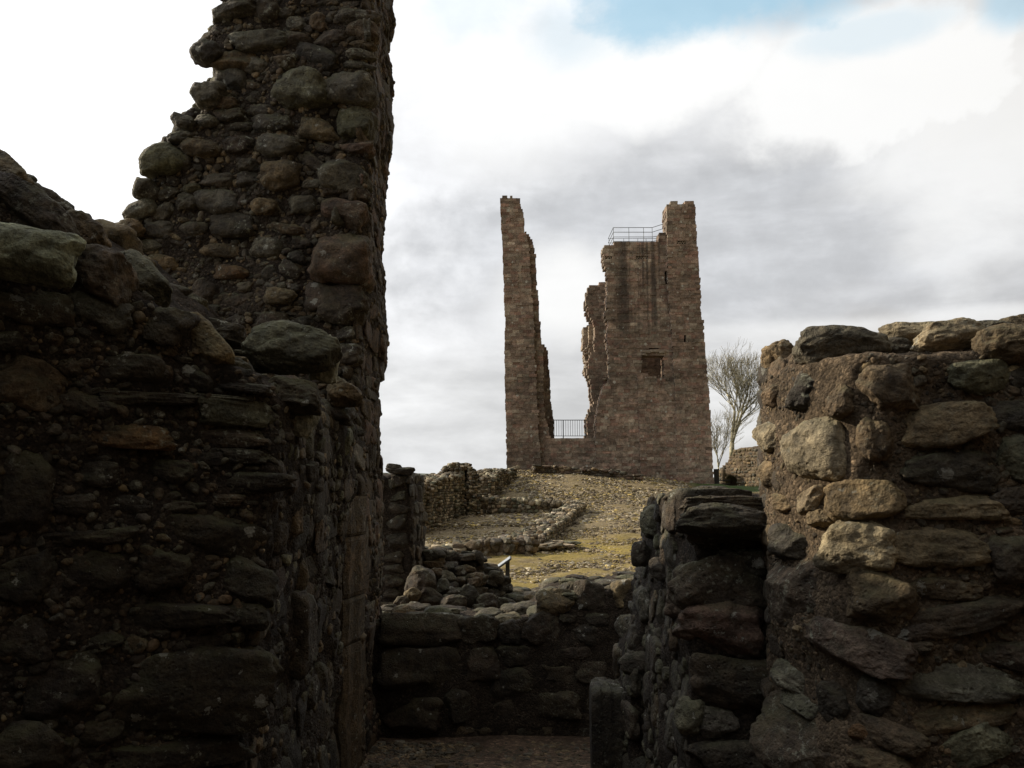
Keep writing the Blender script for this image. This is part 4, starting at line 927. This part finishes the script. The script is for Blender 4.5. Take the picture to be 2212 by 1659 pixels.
# ------------------------------------------------------------------ enclosure ruins on the mound
PB = ('tan', 'gy', 'chip', 'gn', 'br', 'chip3', 'chip')
rub_wall('enclosure_wall', 'long low ruined wall climbing from the left edge of the mound to the rounded stump', [xy(850, 33), xy(894, 36), xy(920, 38), xy(958, 41.5), xy(975, 43)],
         [zat(1062, 33), zat(1048, 36), zat(1036, 38), zat(1026, 41.5), zat(1022, 43)], 1.1, (xy(920, 38)[0], 38, gz(*xy(920, 38))), (.14, .32), (.09, .16), PB, res=5, jitter=.16)
rub_wall('wall_stump', 'rounded rubble stump standing highest on the left of the mound', [xy(960, 43.5), xy(966, 43.5), xy(979, 43.6), xy(1003, 43.6), xy(1014, 43.7), xy(1027, 43.8)],
         [zat(1015, 43.5), zat(1006, 43.5), zat(1002, 43.6), zat(1004, 43.6), zat(1016, 43.7), zat(1030, 43.8)], 1.5, (xy(990, 43.6)[0], 43.6, gz(*xy(990, 43.6))), (.14, .28), (.09, .15), PB, res=5, jitter=.14, cat='ruined wall')
rub_wall('wall_remnant', 'low spread remnant of wall running from the rounded stump up to the keep corner', [xy(1026, 46), xy(1040, 50), xy(1058, 54), xy(1085, 57.5)],
         [zat(1032, 46), zat(1025, 50), zat(1017, 54), zat(1015, 57.5)], 1.7, (xy(1058, 54)[0], 54, gz(*xy(1058, 54))), (.15, .34), (.09, .16), PB, res=4, jitter=.2)
rub_wall('enclosure_wall', 'straight back wall of the enclosure, two courses of rounded stones across the mound', [xy(992, 44.4), xy(1060, 44.4), xy(1130, 44.6), xy(1190, 44.8), xy(1246, 45)],
         [zat(1073, 44.4), zat(1075, 44.4), zat(1079, 44.6), zat(1083, 44.8), zat(1085, 45)], .9, (xy(1120, 44.6)[0], 44.6, gz(*xy(1120, 44.6))), (.2, .36), (.17, .28), PB, res=6, jitter=.08)
rub_wall('enclosure_wall', 'diagonal right wall of the enclosure coming down the mound toward the sign', [xy(1246, 44.2), xy(1222, 40), xy(1196, 35.5), xy(1168, 31), xy(1146, 28.5)],
         [zat(1086, 44.2), zat(1102, 40), zat(1122, 35.5), zat(1144, 31), zat(1160, 28.5)], .9, (xy(1196, 35.5)[0], 35.5, gz(*xy(1196, 35.5))), (.15, .32), (.10, .17), PB, res=6, jitter=.10)
rub_wall('enclosure_wall', 'front wall of the enclosure with squared blocks at its right end, behind the sign', [xy(984, 26.6), xy(1040, 26.6), xy(1090, 26.8), xy(1134, 27)],
         [zat(1176, 26.6), zat(1168, 26.6), zat(1166, 26.8), zat(1167, 27)], .8, (xy(1080, 26.7)[0], 26.7, gz(*xy(1080, 26.7))), (.22, .5), (.16, .3), ('br', 'pk', 'tan', 'gy', 'br'), res=7, jitter=.05)
rub_wall('kerb_wall', 'low line of stones continuing left from the enclosure front wall', [xy(870, 25.5), xy(930, 25.8), xy(985, 26.4)],
         [zat(1182, 25.5), zat(1184, 25.8), zat(1180, 26.4)], .6, (xy(930, 25.8)[0], 25.8, gz(*xy(930, 25.8))), (.2, .4), (.12, .2), PB, res=6, jitter=.08)
rub_wall('stone_step', 'flat line of slabs lying right of the enclosure front wall', [xy(1140, 27.6), xy(1180, 28.4), xy(1206, 29)],
         [zat(1180, 27.6), zat(1174, 28.4), zat(1170, 29)], .8, (xy(1175, 28.3)[0], 28.3, gz(*xy(1175, 28.3))), (.3, .7), (.08, .12), PB, res=6, jitter=.04, cat='step')
rub_wall('foundation_wall', 'low foundation of red stones along the foot of the keep', [xy(1152, 59.6), xy(1200, 59.6), xy(1260, 59.4), xy(1320, 59.2), xy(1372, 59)],
         [zat(1006, 59.6), zat(1007, 59.6), zat(1012, 59.4), zat(1017, 59.2), zat(1026, 59)], .9, (xy(1260, 59.4)[0], 59.4, gz(*xy(1260, 59.4))), (.3, .7), (.14, .2), ('gy', 'rd', 'pk', 'tan'), res=5, jitter=.1)
def lean():
    m = MB(); p = W(*z1(190, 1496), 59.5)
    put_stone(m, p, (.3, -.6, .8), 1.25, .35, .16, .5, PAL['be'], 5, 12, .2)
    tag(m.build('stone_slab', M_SMALL, None), 'small pale slab tilted against the left corner of the keep', 'stone slab')
lean()

# ------------------------------------------------------------------ the keep
_K = .70
KP = [(.285, .215, .155), (.260, .198, .143), (.310, .245, .180), (.340, .290, .215), (.225, .175, .130), (.290, .215, .160), (.270, .225, .165), (.280, .185, .135)]
KP = [(c[0] * _K, c[1] * _K * .975, c[2] * _K * 1.0) for c in KP]
def iv_at(pg, z):
    xs = []
    for i in range(len(pg)):
        (x0, z0), (x1, z1_) = pg[i], pg[(i + 1) % len(pg)]
        if (z0 <= z < z1_) or (z1_ <= z < z0): xs.append(x0 + (x1 - x0) * (z - z0) / (z1_ - z0))
    xs.sort(); return [(xs[i], xs[i + 1]) for i in range(0, len(xs) - 1, 2)]
hj = lambda h: .06 if h[1] - h[0] > .5 else .012
def masonry(mb, pix, Y0, Y1, holes=(), ch=(.17, .25), bw=(.26, .58), rag=(0, 0), zf=z1, pal=KP, zmin=None, thick=.55, back=True):
    """coursed blockwork inside an outline traced in the facade plane Y0, with real depth to Y1"""
    pg = [(lambda p: (p[0], p[2]))(W(*zf(*q), Y0)) for q in pix]
    hl = []
    for (a, b, c, d) in holes:
        p0 = W(*zf(a, b), Y0); p1 = W(*zf(c, d), Y0); hl.append((p0[0], p1[0], p1[2], p0[2]))
    z = min(p[1] for p in pg) if zmin is None else zmin; top = max(p[1] for p in pg)
    zs = [z]
    edges = sorted(set([h[2] for h in hl] + [h[3] for h in hl]))
    while zs[-1] < top:
        nz = zs[-1] + random.uniform(*ch)
        for e in edges:
            if zs[-1] + .06 < e < nz + .08: nz = e; break
        zs.append(nz)
    for k in range(len(zs) - 1):
        za, zb = zs[k], zs[k + 1]; zm = (za + zb) / 2
        ivs = iv_at(pg, zm); cut = []
        for (a, b) in ivs:
            seg = [(a + random.uniform(-rag[0], rag[0]), b + random.uniform(-rag[1], rag[1]), 0, 0)]
            for h in hl:
                if h[2] < zm < h[3]:
                    ns = []
                    for (s0, s1, l, r) in seg:
                        if h[0] > s0 and h[1] < s1: ns += [(s0, h[0] + random.uniform(-hj(h), hj(h)), l, 1), (h[1] + random.uniform(-hj(h), hj(h)), s1, 1, r)]
                        else: ns.append((s0, s1, l, r))
                    seg = ns
            cut += seg
        tone = random.uniform(.88, 1.12)
        for (a, b, l, r) in cut:
            if b - a < .08: continue
            x = a
            while x < b - .02:
                w = random.uniform(*bw)
                if x + w > b - .2: w = b - x
                end = (x == a) or (x + w >= b - .01)
                c = np.array(random.choice(pal)) * random.uniform(.84, 1.18) * tone
                if random.random() < .04: c = c * 1.45
                f = random.uniform(-.03, .025)
                d = Y1 - Y0 if end and (Y1 - Y0) < 2.2 else thick
                if end and d > .8:
                    yy = Y0
                    while yy < Y1 - .05:
                        dd = min(random.uniform(.3, .7), Y1 - yy); dd = Y1 - yy if Y1 - yy - dd < .2 else dd; e = random.uniform(-.03, .05) * (1 + 2 * (rag[0] + rag[1]))
                        x0 = x - (e if x == a else 0); x1 = x + w + (e if x + w >= b - .01 else 0)
                        mb.box(x0, x1, yy + (f if yy == Y0 else 0), yy + dd, za, zb + .003, np.array(random.choice(pal)) * random.uniform(.7, 1.3) * tone, .012); yy += dd
                else:
                    mb.box(x, x + w, Y0 + f, Y0 + d, za, zb + .003, c, .012)
                if back and not (end and d > .8): mb.box(x, x + w, Y1 - thick, Y1 + f, za, zb + .003, c, .012)
                x += w
        # solid middle
    return zs
def keep():
    YK = 61.5; zb = -.6 + 1.3
    base = (W(1320, 1040, YK)[0], YK + 4, gz(4, 60))
    t = thing('castle_keep', 'tall ruined red-brown stone keep, split open to the sky between two towers', 'castle keep', base)
    L1 = [(123, 78), (150, 72), (168, 80), (172, 66), (186, 66), (190, 80), (220, 78), (224, 110), (238, 160), (243, 230), (252, 262), (262, 300), (272, 330), (276, 420), (284, 560), (293, 700), (300, 830), (305, 960), (311, 1100), (322, 1290), (333, 1470), (334, 1560),
          (155, 1560), (156, 1480), (153, 1300), (151, 1095), (148, 1093), (146, 900), (145, 762), (150, 748), (144, 620), (137, 400), (128, 180)]
    mb = MB(); masonry(mb, L1, YK, YK + 2.0, rag=(.03, .05)); mb.build('left_buttress', M_KEEP, t, base, False)
    # recessed ragged wall strip beside it
    L2 = [(238, 220), (246, 250), (262, 272), (272, 276), (274, 292), (286, 296), (290, 312), (294, 345), (297, 370), (311, 376), (306, 386), (300, 400), (308, 420), (304, 460), (310, 500), (313, 560), (321, 600), (318, 640), (322, 645), (324, 700), (328, 760), (330, 834),
          (345, 845), (345, 1100), (350, 1200), (370, 1280), (385, 1335), (640, 1335), (640, 1560), (320, 1560), (320, 1290), (300, 1100), (290, 830), (270, 560), (262, 330), (250, 280)]
    mb = MB(); masonry(mb, L2, YK + .45, YK + 2.4, rag=(.0, .05)); mb.build('wall', M_KEEP, t, base, False)
    # inner return wall seen in its thickness, shade painted in by darker blocks
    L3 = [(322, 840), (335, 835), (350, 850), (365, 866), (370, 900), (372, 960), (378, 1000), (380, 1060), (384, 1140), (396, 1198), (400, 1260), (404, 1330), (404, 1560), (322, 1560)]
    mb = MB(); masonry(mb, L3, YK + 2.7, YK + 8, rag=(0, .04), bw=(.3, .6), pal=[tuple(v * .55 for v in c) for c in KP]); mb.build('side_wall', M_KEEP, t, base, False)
    # right tower: buttress and set-off stages
    R1 = [(993, 112), (1014, 108), (1016, 95), (1042, 95), (1044, 106), (1084, 106), (1088, 92), (1136, 92), (1139, 160), (1148, 290), (1157, 400), (1165, 520), (1168, 620), (1172, 708), (1184, 724), (1188, 800), (1192, 850), (1200, 960), (1207, 1060), (1214, 1130), (1221, 1240), (1230, 1430), (1238, 1570), (1238, 1640),
          (1052, 1640), (1050, 1560), (1046, 1400), (1041, 1180), (1036, 1050), (1028, 950), (1020, 800), (1016, 720), (1004, 620), (1000, 520), (996, 300), (992, 200)]
    mb = MB(); masonry(mb, R1, YK - .35, YK + 1.5, rag=(.02, .03), holes=[(1043, 304, 1095, 321), (1078, 798, 1094, 835)], thick=.8, pal=[tuple(v * 1.08 for v in c) for c in KP]); mb.build('right_buttress', M_KEEP, t, base, False)
    # main wall of the right tower
    R2 = [(655, 350), (664, 335), (680, 322), (712, 322), (722, 314), (740, 318), (790, 316), (800, 312), (850, 310), (948, 308), (950, 268), (960, 264), (985, 262), (992, 255), (1030, 255), (1050, 560), (1070, 1640), (628, 1640), (624, 1500), (620, 1330), (620, 1280), (625, 1215), (640, 1150), (652, 1095), (662, 1072), (690, 1045),
          (694, 1010), (690, 960), (692, 900), (684, 860), (676, 830), (684, 780), (690, 742), (676, 715), (667, 690), (680, 662), (676, 610), (682, 545), (683, 520), (680, 470), (676, 442), (668, 440), (660, 425), (663, 410), (652, 404), (660, 385), (656, 372)]
    mb = MB(); masonry(mb, R2, YK, YK + 1.3, rag=(.05, .0), holes=[(858, 905, 978, 1020), (980, 462, 996, 532), (823, 384, 894, 400), (667, 385, 702, 399), (900, 866, 955, 872)], thick=.6)
    mb.build('wall', M_KEEP, t, base, False)
    # lower plinth stages project a little
    R3 = [(836, 1000), (848, 990), (1030, 1048), (1045, 1200), (1060, 1640), (858, 1640), (850, 1300), (842, 1100)]
    mb = MB(); masonry(mb, R3, YK - .16, YK + .25, rag=(0.02, .0), thick=.38, back=False); mb.build('plinth', M_KEEP, t, base, False)
    # lintel ledge over the window
    m = MB()
    for (x0, x1, y0, y1) in ((862, 905, 878, 892), (905, 950, 876, 890), (950, 980, 880, 894), (858, 880, 894, 905)):
        a = W(*z1(x0, y1), YK); b = W(*z1(x1, y0), YK); m.box(a[0], b[0], YK - .14, YK + .5, a[2], b[2], np.array(KP[3]) * .9, .02)
    m.build('lintel', M_KEEP, t, base, False)
    # zig-zag tile panels filling the putlog slots
    for (x0, x1, y0, y1, Y) in ((1043, 1095, 304, 321, YK - .35), (823, 894, 384, 400, YK), (667, 702, 385, 399, YK)):
        m = MB(); k = max(2, int((x1 - x0) / 12)); a = W(*z1(x0, y1), Y); b = W(*z1(x1, y0), Y); w = (b[0] - a[0]) / k
        for i in range(k):
            xx = a[0] + i * w
            m.tube((xx, Y + .08, a[2]), (xx + w / 2, Y + .08, b[2]), .035, .035, KP[3], 4); m.tube((xx + w / 2, Y + .08, b[2]), (xx + w, Y + .08, a[2]), .035, .035, KP[3], 4)
        m.box(a[0] - .05, b[0] + .05, Y + .5, Y + .6, a[2] - .05, b[2] + .05, (.02, .018, .015))
        m.build('slot_panel', M_KEEP, t, base, False)
    # inner walls of the right tower, seen through the gap and the window
    YB = YK + 3.0
    I1 = [(582, 548), (600, 535), (640, 528), (690, 526), (720, 560), (720, 1640), (575, 1640), (575, 1330), (572, 1245), (590, 1190), (606, 1150), (604, 1130), (596, 1100), (600, 1060), (588, 1020), (572, 1000), (580, 960), (590, 900), (612, 880), (612, 742), (600, 722), (586, 700), (580, 680), (572, 640), (570, 600), (578, 570)]
    mb = MB(); masonry(mb, I1, YB, YB + 2.4, rag=(.08, 0), thick=.6, bw=(.25, .55)); mb.build('inner_wall', M_KEEP, t, base, False)
    I2 = [(612, 742), (590, 738), (572, 755), (556, 768), (554, 800), (556, 840), (547, 862), (562, 876), (556, 900), (566, 940), (562, 990), (572, 1004), (583, 1012), (585, 1040), (592, 1060), (600, 1082), (597, 1096), (606, 1110), (608, 1130), (625, 1130), (625, 742)]
    mb = MB()
    pg = [(lambda p: (p[0], p[2]))(W(*z1(*q), YB + 2.0)) for q in I2]
    z = min(p[1] for p in pg)
    while z < max(p[1] for p in pg):
        h = random.uniform(.14, .24)
        for (a, b) in iv_at(pg, z + h / 2):
            x = a; dx = b - a; kk = max(1, int(dx / .3))
            for i in range(kk):
                f = i / kk
                # oblique face: recedes to the left toward the sun
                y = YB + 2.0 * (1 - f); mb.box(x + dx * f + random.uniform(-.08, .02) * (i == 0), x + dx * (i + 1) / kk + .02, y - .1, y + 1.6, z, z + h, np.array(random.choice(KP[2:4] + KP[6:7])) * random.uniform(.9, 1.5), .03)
        z += h
    mb.build('broken_facing', M_KEEP, t, base, False)
    # rubble hanging off the ragged inner edges
    m = MB()
    for e, Y in (([(560, 865), (556, 900), (566, 960), (580, 1002), (592, 1062), (604, 1110), (590, 1195), (572, 1240), (574, 1290), (580, 1328)], YB + .6), ([(655, 350), (654, 400), (668, 440), (690, 700), (676, 830), (660, 1075), (640, 1150), (625, 1215), (621, 1300)], YK + .3),
                 ):
        for i in range(len(e) - 1):
            for q in range(5):
                f = random.random(); x = e[i][0] + (e[i + 1][0] - e[i][0]) * f; y = e[i][1] + (e[i + 1][1] - e[i][1]) * f
                put_stone(m, W(*z1(x + random.uniform(0, 14), y), Y + random.uniform(-.2, 1.0)), (-.6, -.7, 0), random.uniform(.2, .36), random.uniform(.12, .22), .3, 0, np.array(random.choice(KP)) * random.uniform(.8, 1.3), 4, 4, .2)
    m.build('ragged_rubble', M_KEEP, t, base)
    # side and back walls that close the keep
    x0 = W(*z1(1010, 1000), YK)[0]; x1 = W(*z1(1215, 1000), YK)[0]; xl = W(*z1(625, 1000), YK)[0]
    m = MB(); zg = gz(6, 61)
    z = zg - .5
    ztop = W(*z1(900, 420), YK)[2]
    while z < ztop:
        h = .26; yy = YK + 1.2
        m.box(x1 - 1.4, x1 - .35, YK + 1.2, YK + 9, z, z + h, np.array(random.choice(KP)), .01)
        for (a, b) in ((xl + .3, xl + 2.6), (xl + 4.9, x1 - 1.4)):
            x = a
            while x < b: w = random.uniform(.4, .8); m.box(x, min(x + w, b), YK + 8.2, YK + 9.2, z, z + h, np.array(random.choice(KP)) * random.uniform(.8, 1.2), .01); x += w
        if True:
            m.box(xl + 4.35, xl + 4.9, YK + 8.2, YK + 9.2, z, z + h, np.array(random.choice(KP)), .01)
        if True:
            x = xl + 2.6
            while x < xl + 4.35: w = random.uniform(.4, .8); m.box(x, min(x + w, xl + 4.35), YK + 8.2, YK + 9.2, z, z + h, np.array(random.choice(KP)) * random.uniform(.8, 1.2), .01); x += w
        z += h
    m.build('rear_wall', M_KEEP, t, base, False)
    # wall walk that carries the roof railing
    a = W(*z1(690, 330), YK); b = W(*z1(985, 330), YK); m = MB(); m.box(a[0] + .2, b[0], YK + 1.2, YK + 5, a[2] - .5, a[2] - .1, KP[4]); m.build('wall_walk', M_KEEP, t, base, False)
keep()

def railings():
    YK = 61.5
    Y0, Y1 = YK + .7, YK + 3.6
    t = thing('roof_railing', 'thin steel safety railing on top of the keep beside its highest turret', 'railing', W(*z1(840, 315), Y0))
    base = W(*z1(840, 315), Y0); m = MB(); r = .022
    hts = [236, 260, 285, 308]
    zt_ = [W(*z1(720, h), Y0)[2] for h in hts]
    xl = W(*z1(712, 260), Y0)[0]; xm = W(*z1(915, 260), Y0)[0]; xr = W(*z1(992, 260), Y0)[0]
    rails = MB()
    for i, z in enumerate(zt_):
        rails.tube((xl, Y0, z), (xm, Y0, z), r, r, (.1, .1, .1)); rails.tube((xm, Y0, z), (xr, Y0 + .3, z + (.42 if i < 2 else .25)), r, r, (.1, .1, .1))
        rails.tube((xl, Y0, z), (xl - .05, Y1, z), r, r, (.1, .1, .1)); rails.tube((xl - .05, Y1, z), (xr, Y1, z), r * .8, r * .8, (.1, .1, .1))
    rails.build('rail', M_STEEL, t, base)
    for x in (xl, W(*z1(793, 260), Y0)[0], W(*z1(870, 260), Y0)[0], xm):
        for Y in (Y0, Y1):
            p = MB(); p.tube((x, Y, zt_[-1] - .35), (x, Y, zt_[0]), r * .9, r * .9, (.1, .1, .1)); p.build('post', M_STEEL, t, base)
    Y = YK + 1.2; base = W(*z1(485, 1330), Y)
    t = thing('guard_rail', 'black iron guard rail with upright bars closing the gap between the two towers', 'railing', base)
    za = W(*z1(485, 1326), Y)[2]; zb = W(*z1(485, 1243), Y)[2]; zfloor = W(*z1(485, 1337), Y)[2]
    xa = W(*z1(403, 1300), Y)[0]; xb = W(*z1(572, 1300), Y)[0]; m = MB()
    m.tube((xa, Y, za), (xb, Y, za), .025, .025, (.03,) * 3); m.tube((xa, Y, zb), (xb, Y, zb), .03, .03, (.03,) * 3); m.build('rail', M_IRON, t, base)
    for i in range(15):
        x = xa + (xb - xa) * i / 14; p = MB(); rr = .016
        p.tube((x, Y, za), (x, Y, zb), rr, rr, (.03,) * 3); p.build('bar', M_IRON, t, base)
    for x in (W(*z1(450, 1300), Y)[0], W(*z1(566, 1300), Y)[0]):
        p = MB(); p.tube((x, Y + .02, zfloor - .1), (x, Y + .02, zb), .038, .038, (.03,) * 3); p.build('post', M_IRON, t, base)
railings()

# ------------------------------------------------------------------ ruined wall, gate, trees at right
def far_ruin():
    Y = 76
    def x(px): return W(px, 1040, Y)[0]
    base = (x(1610), Y + .6, 0)
    base = (x(1610), Y + .6, gz(x(1610), Y))
    t = thing('ruined_wall', 'sunlit tan rubble wall with a dark arched hole at its foot, right of the keep', 'ruined wall', base)
    out = [(1558, 1052), (1558, 1012), (1568, 1000), (1572, 988), (1585, 975), (1597, 966), (1615, 964), (1640, 970), (1665, 975), (1700, 985), (1700, 1052), (1593, 1052), (1590, 1034), (1580, 1026), (1570, 1029), (1566, 1052)]
    YF = lambda px: 77.5 - (px - 1558) * .05
    pr = [prism(poly(out, YF), (1.6, 1.6, 0))]
    pr.append(prism([np.array([x(1556), Y - .5, gz(x(1610), Y) - .5]), np.array([x(1564), Y - .5, gz(x(1610), Y) - .5]), np.array([x(1566), Y - .5, zat(1014, Y)]), np.array([x(1557), Y - .5, zat(1012, Y)])], (0, 1, 0)))
    c, b = core('mortar_core', pr, .14, .12, .8, M_MORT, t, base)
    mb = MB()
    fill(mb, b, (x(1550), Y + 2.0, -1.), (.62, -.78, 0), (0, 0, 1), (-.78, -.62, 0), 9, 6, (.2, .34), (.25, .6), ['tan', 'br', 'tan', 'gy'], 5, rot=6, skip=.12, depth=.7, proud=.4, avoid=False)
    fill(mb, b, (x(1550) - .5, Y - .2, -1.), (0, 1, 0), (0, 0, 1), (-1, 0, 0), 2.5, 6, (.2, .34), (.25, .6), ['tan', 'br', 'tan', 'gy'], 5, rot=6, skip=.12, depth=.7, proud=.4, avoid=False)
    mb.build('stone_facing', M_SMALL, t, base)
    Yg_ = 63; bx, by = W(1548, 1040, Yg_)[0], Yg_; z0 = gz(bx, by)
    t = thing('iron_post', 'dark iron gate post standing on the grass at the right foot of the keep', 'post', (bx, by, z0))
    m = MB(); m.box(bx - .16, bx + .16, by - .1, by + .1, z0 - .1, zat(1013, Yg_), (.03,) * 3, .01); m.build('post', M_IRON, t, (bx, by, z0), False)
    m = MB()
    for k, z in enumerate((z0 + .12, z0 + .38)): m.tube((bx - .35, by, z), (bx + 1.0, by + .2, z), .04, .04, (.03,) * 3)
    m.build('rail', M_IRON, t, (bx, by, z0))
far_ruin()

def tree(name, label, px, Y, ptop, spread, stems, seed, r0, dm=5):
    rnd = random.Random(seed); x0, y0 = W(px, 1040, Y)[0], Y; z0 = gz(x0, y0) - .2; H = zat(ptop, Y) - z0
    base = (x0, y0, z0); t = thing(name, label, 'tree', base); tr = MB(); tw = MB()
    segs = []
    def grow(p, d, r, L, depth):
        n = 3 if depth < 3 else 2; q = np.array(p, float)
        for k in range(n):
            nd = d + np.array([rnd.gauss(0, .09), rnd.gauss(0, .09), rnd.gauss(.03, .04)]) * (1 + depth * .25); nd /= np.linalg.norm(nd)
            q2 = q + nd * L / n; rr = r * (1 - .14)
            (tr if depth < 2 else tw).tube(q, q2, r, rr, PAL['bark'], 5 if depth < 3 else 3)
            r = rr; d = nd; q = q2
            if depth < dm and (depth > 0 or k >= 2) and rnd.random() < .9:
                side = np.array([rnd.gauss(0, 1), rnd.gauss(0, 1), 0]); side -= d * (side @ d); side /= np.linalg.norm(side) + 1e-6
                a = rnd.uniform(.40, .75); bd = d * math.cos(a) + side * math.sin(a) * spread; bd[2] += .12; bd /= np.linalg.norm(bd)
                grow(q, bd, r * rnd.uniform(.55, .75), L * rnd.uniform(.60, .85), depth + 1)
        if depth < dm:
            for s in range(2):
                side = np.array([rnd.gauss(0, 1), rnd.gauss(0, 1), 0]); side -= d * (side @ d); side /= np.linalg.norm(side) + 1e-6
                a = rnd.uniform(.15, .45); bd = d * math.cos(a) + side * math.sin(a) * spread; bd[2] += .10; bd /= np.linalg.norm(bd)
                grow(q, bd, max(r * rnd.uniform(.65, .88), .012), L * rnd.uniform(.66, .88), depth + 1)
    for s in range(stems):
        a = (s - (stems - 1) / 2) * .15
        d = np.array([a, rnd.uniform(-.1, .1), 1.0]); d /= np.linalg.norm(d)
        grow((x0 + a * .8, y0, z0), d, r0 * rnd.uniform(.8, 1), H * (.34 if stems > 1 else .27), 0)
    # fit the crown to its measured height
    zmax = max(v[:, 2].max() for v in tr.v + tw.v)
    k = H / (zmax - z0)
    for m in (tr, tw):
        for v in m.v: v[:, 2] = z0 + (v[:, 2] - z0) * k
    tr.build('trunk', M_BARK, t, base); tw.build('crown', M_BARK, t, base)
PAL['bark'] = (.36, .33, .23)
tree('bare_tree', 'tall leafless tree with a fan of fine pale twigs rising right of the keep', 1577, 84, 724, 1.0, 1, 8, .36, 6)
tree('bare_tree', 'slimmer leafless tree close against the right edge of the keep', 1550, 82, 880, .8, 1, 11, .14)

# ------------------------------------------------------------------ information lectern
def sign():
    Y = 17.5; p = W(1096, 1250, Y); x = p[0]; z0 = gz(x, Y); base = (x, Y, z0)
    t = thing('information_sign', 'small tilted information panel on a black post in the mossy courtyard', 'sign', base)
    zt_ = zat(1212, Y); m = MB(); m.box(x - .035, x + .045, Y - .03, Y + .03, z0 - .1, zt_, (.03,) * 3); m.build('post', M_IRON, t, base, False)
    a = W(1073, 1229, Y); b = W(1105, 1206, Y); d = (b - a); L = np.linalg.norm(d); d /= L; nrm = np.array([-d[2], 0, d[0]])
    def slab(mm, o0, o1, th, yw, col):
        V = []
        for s in (0, th):
            for (q, yy) in ((o0, -yw), (o1, -yw), (o1, yw), (o0, yw)): V.append(a + d * q * L + nrm * s + np.array([0, yy, 0]))
        mm.add(np.array(V), [[0, 3, 2, 1], [4, 5, 6, 7], [0, 1, 5, 4], [1, 2, 6, 5], [2, 3, 7, 6], [3, 0, 4, 7]], col)
    m = MB(); slab(m, 0, 1, .03, .3, (.03,) * 3); m.build('frame', M_IRON, t, base, False)
    a = a + nrm * .032; m = MB(); slab(m, .04, .96, .006, .28, (.4,) * 3); m.build('panel', M_SIGN, t, base, False)
sign()

scene.render.engine = 'CYCLES'
scene.cycles.use_denoising = True
scene.cycles.max_bounces = 4; scene.cycles.diffuse_bounces = 3
scene.view_settings.view_transform = 'Standard'; scene.view_settings.look = 'None'
scene.view_settings.exposure = 0; scene.view_settings.gamma = 1
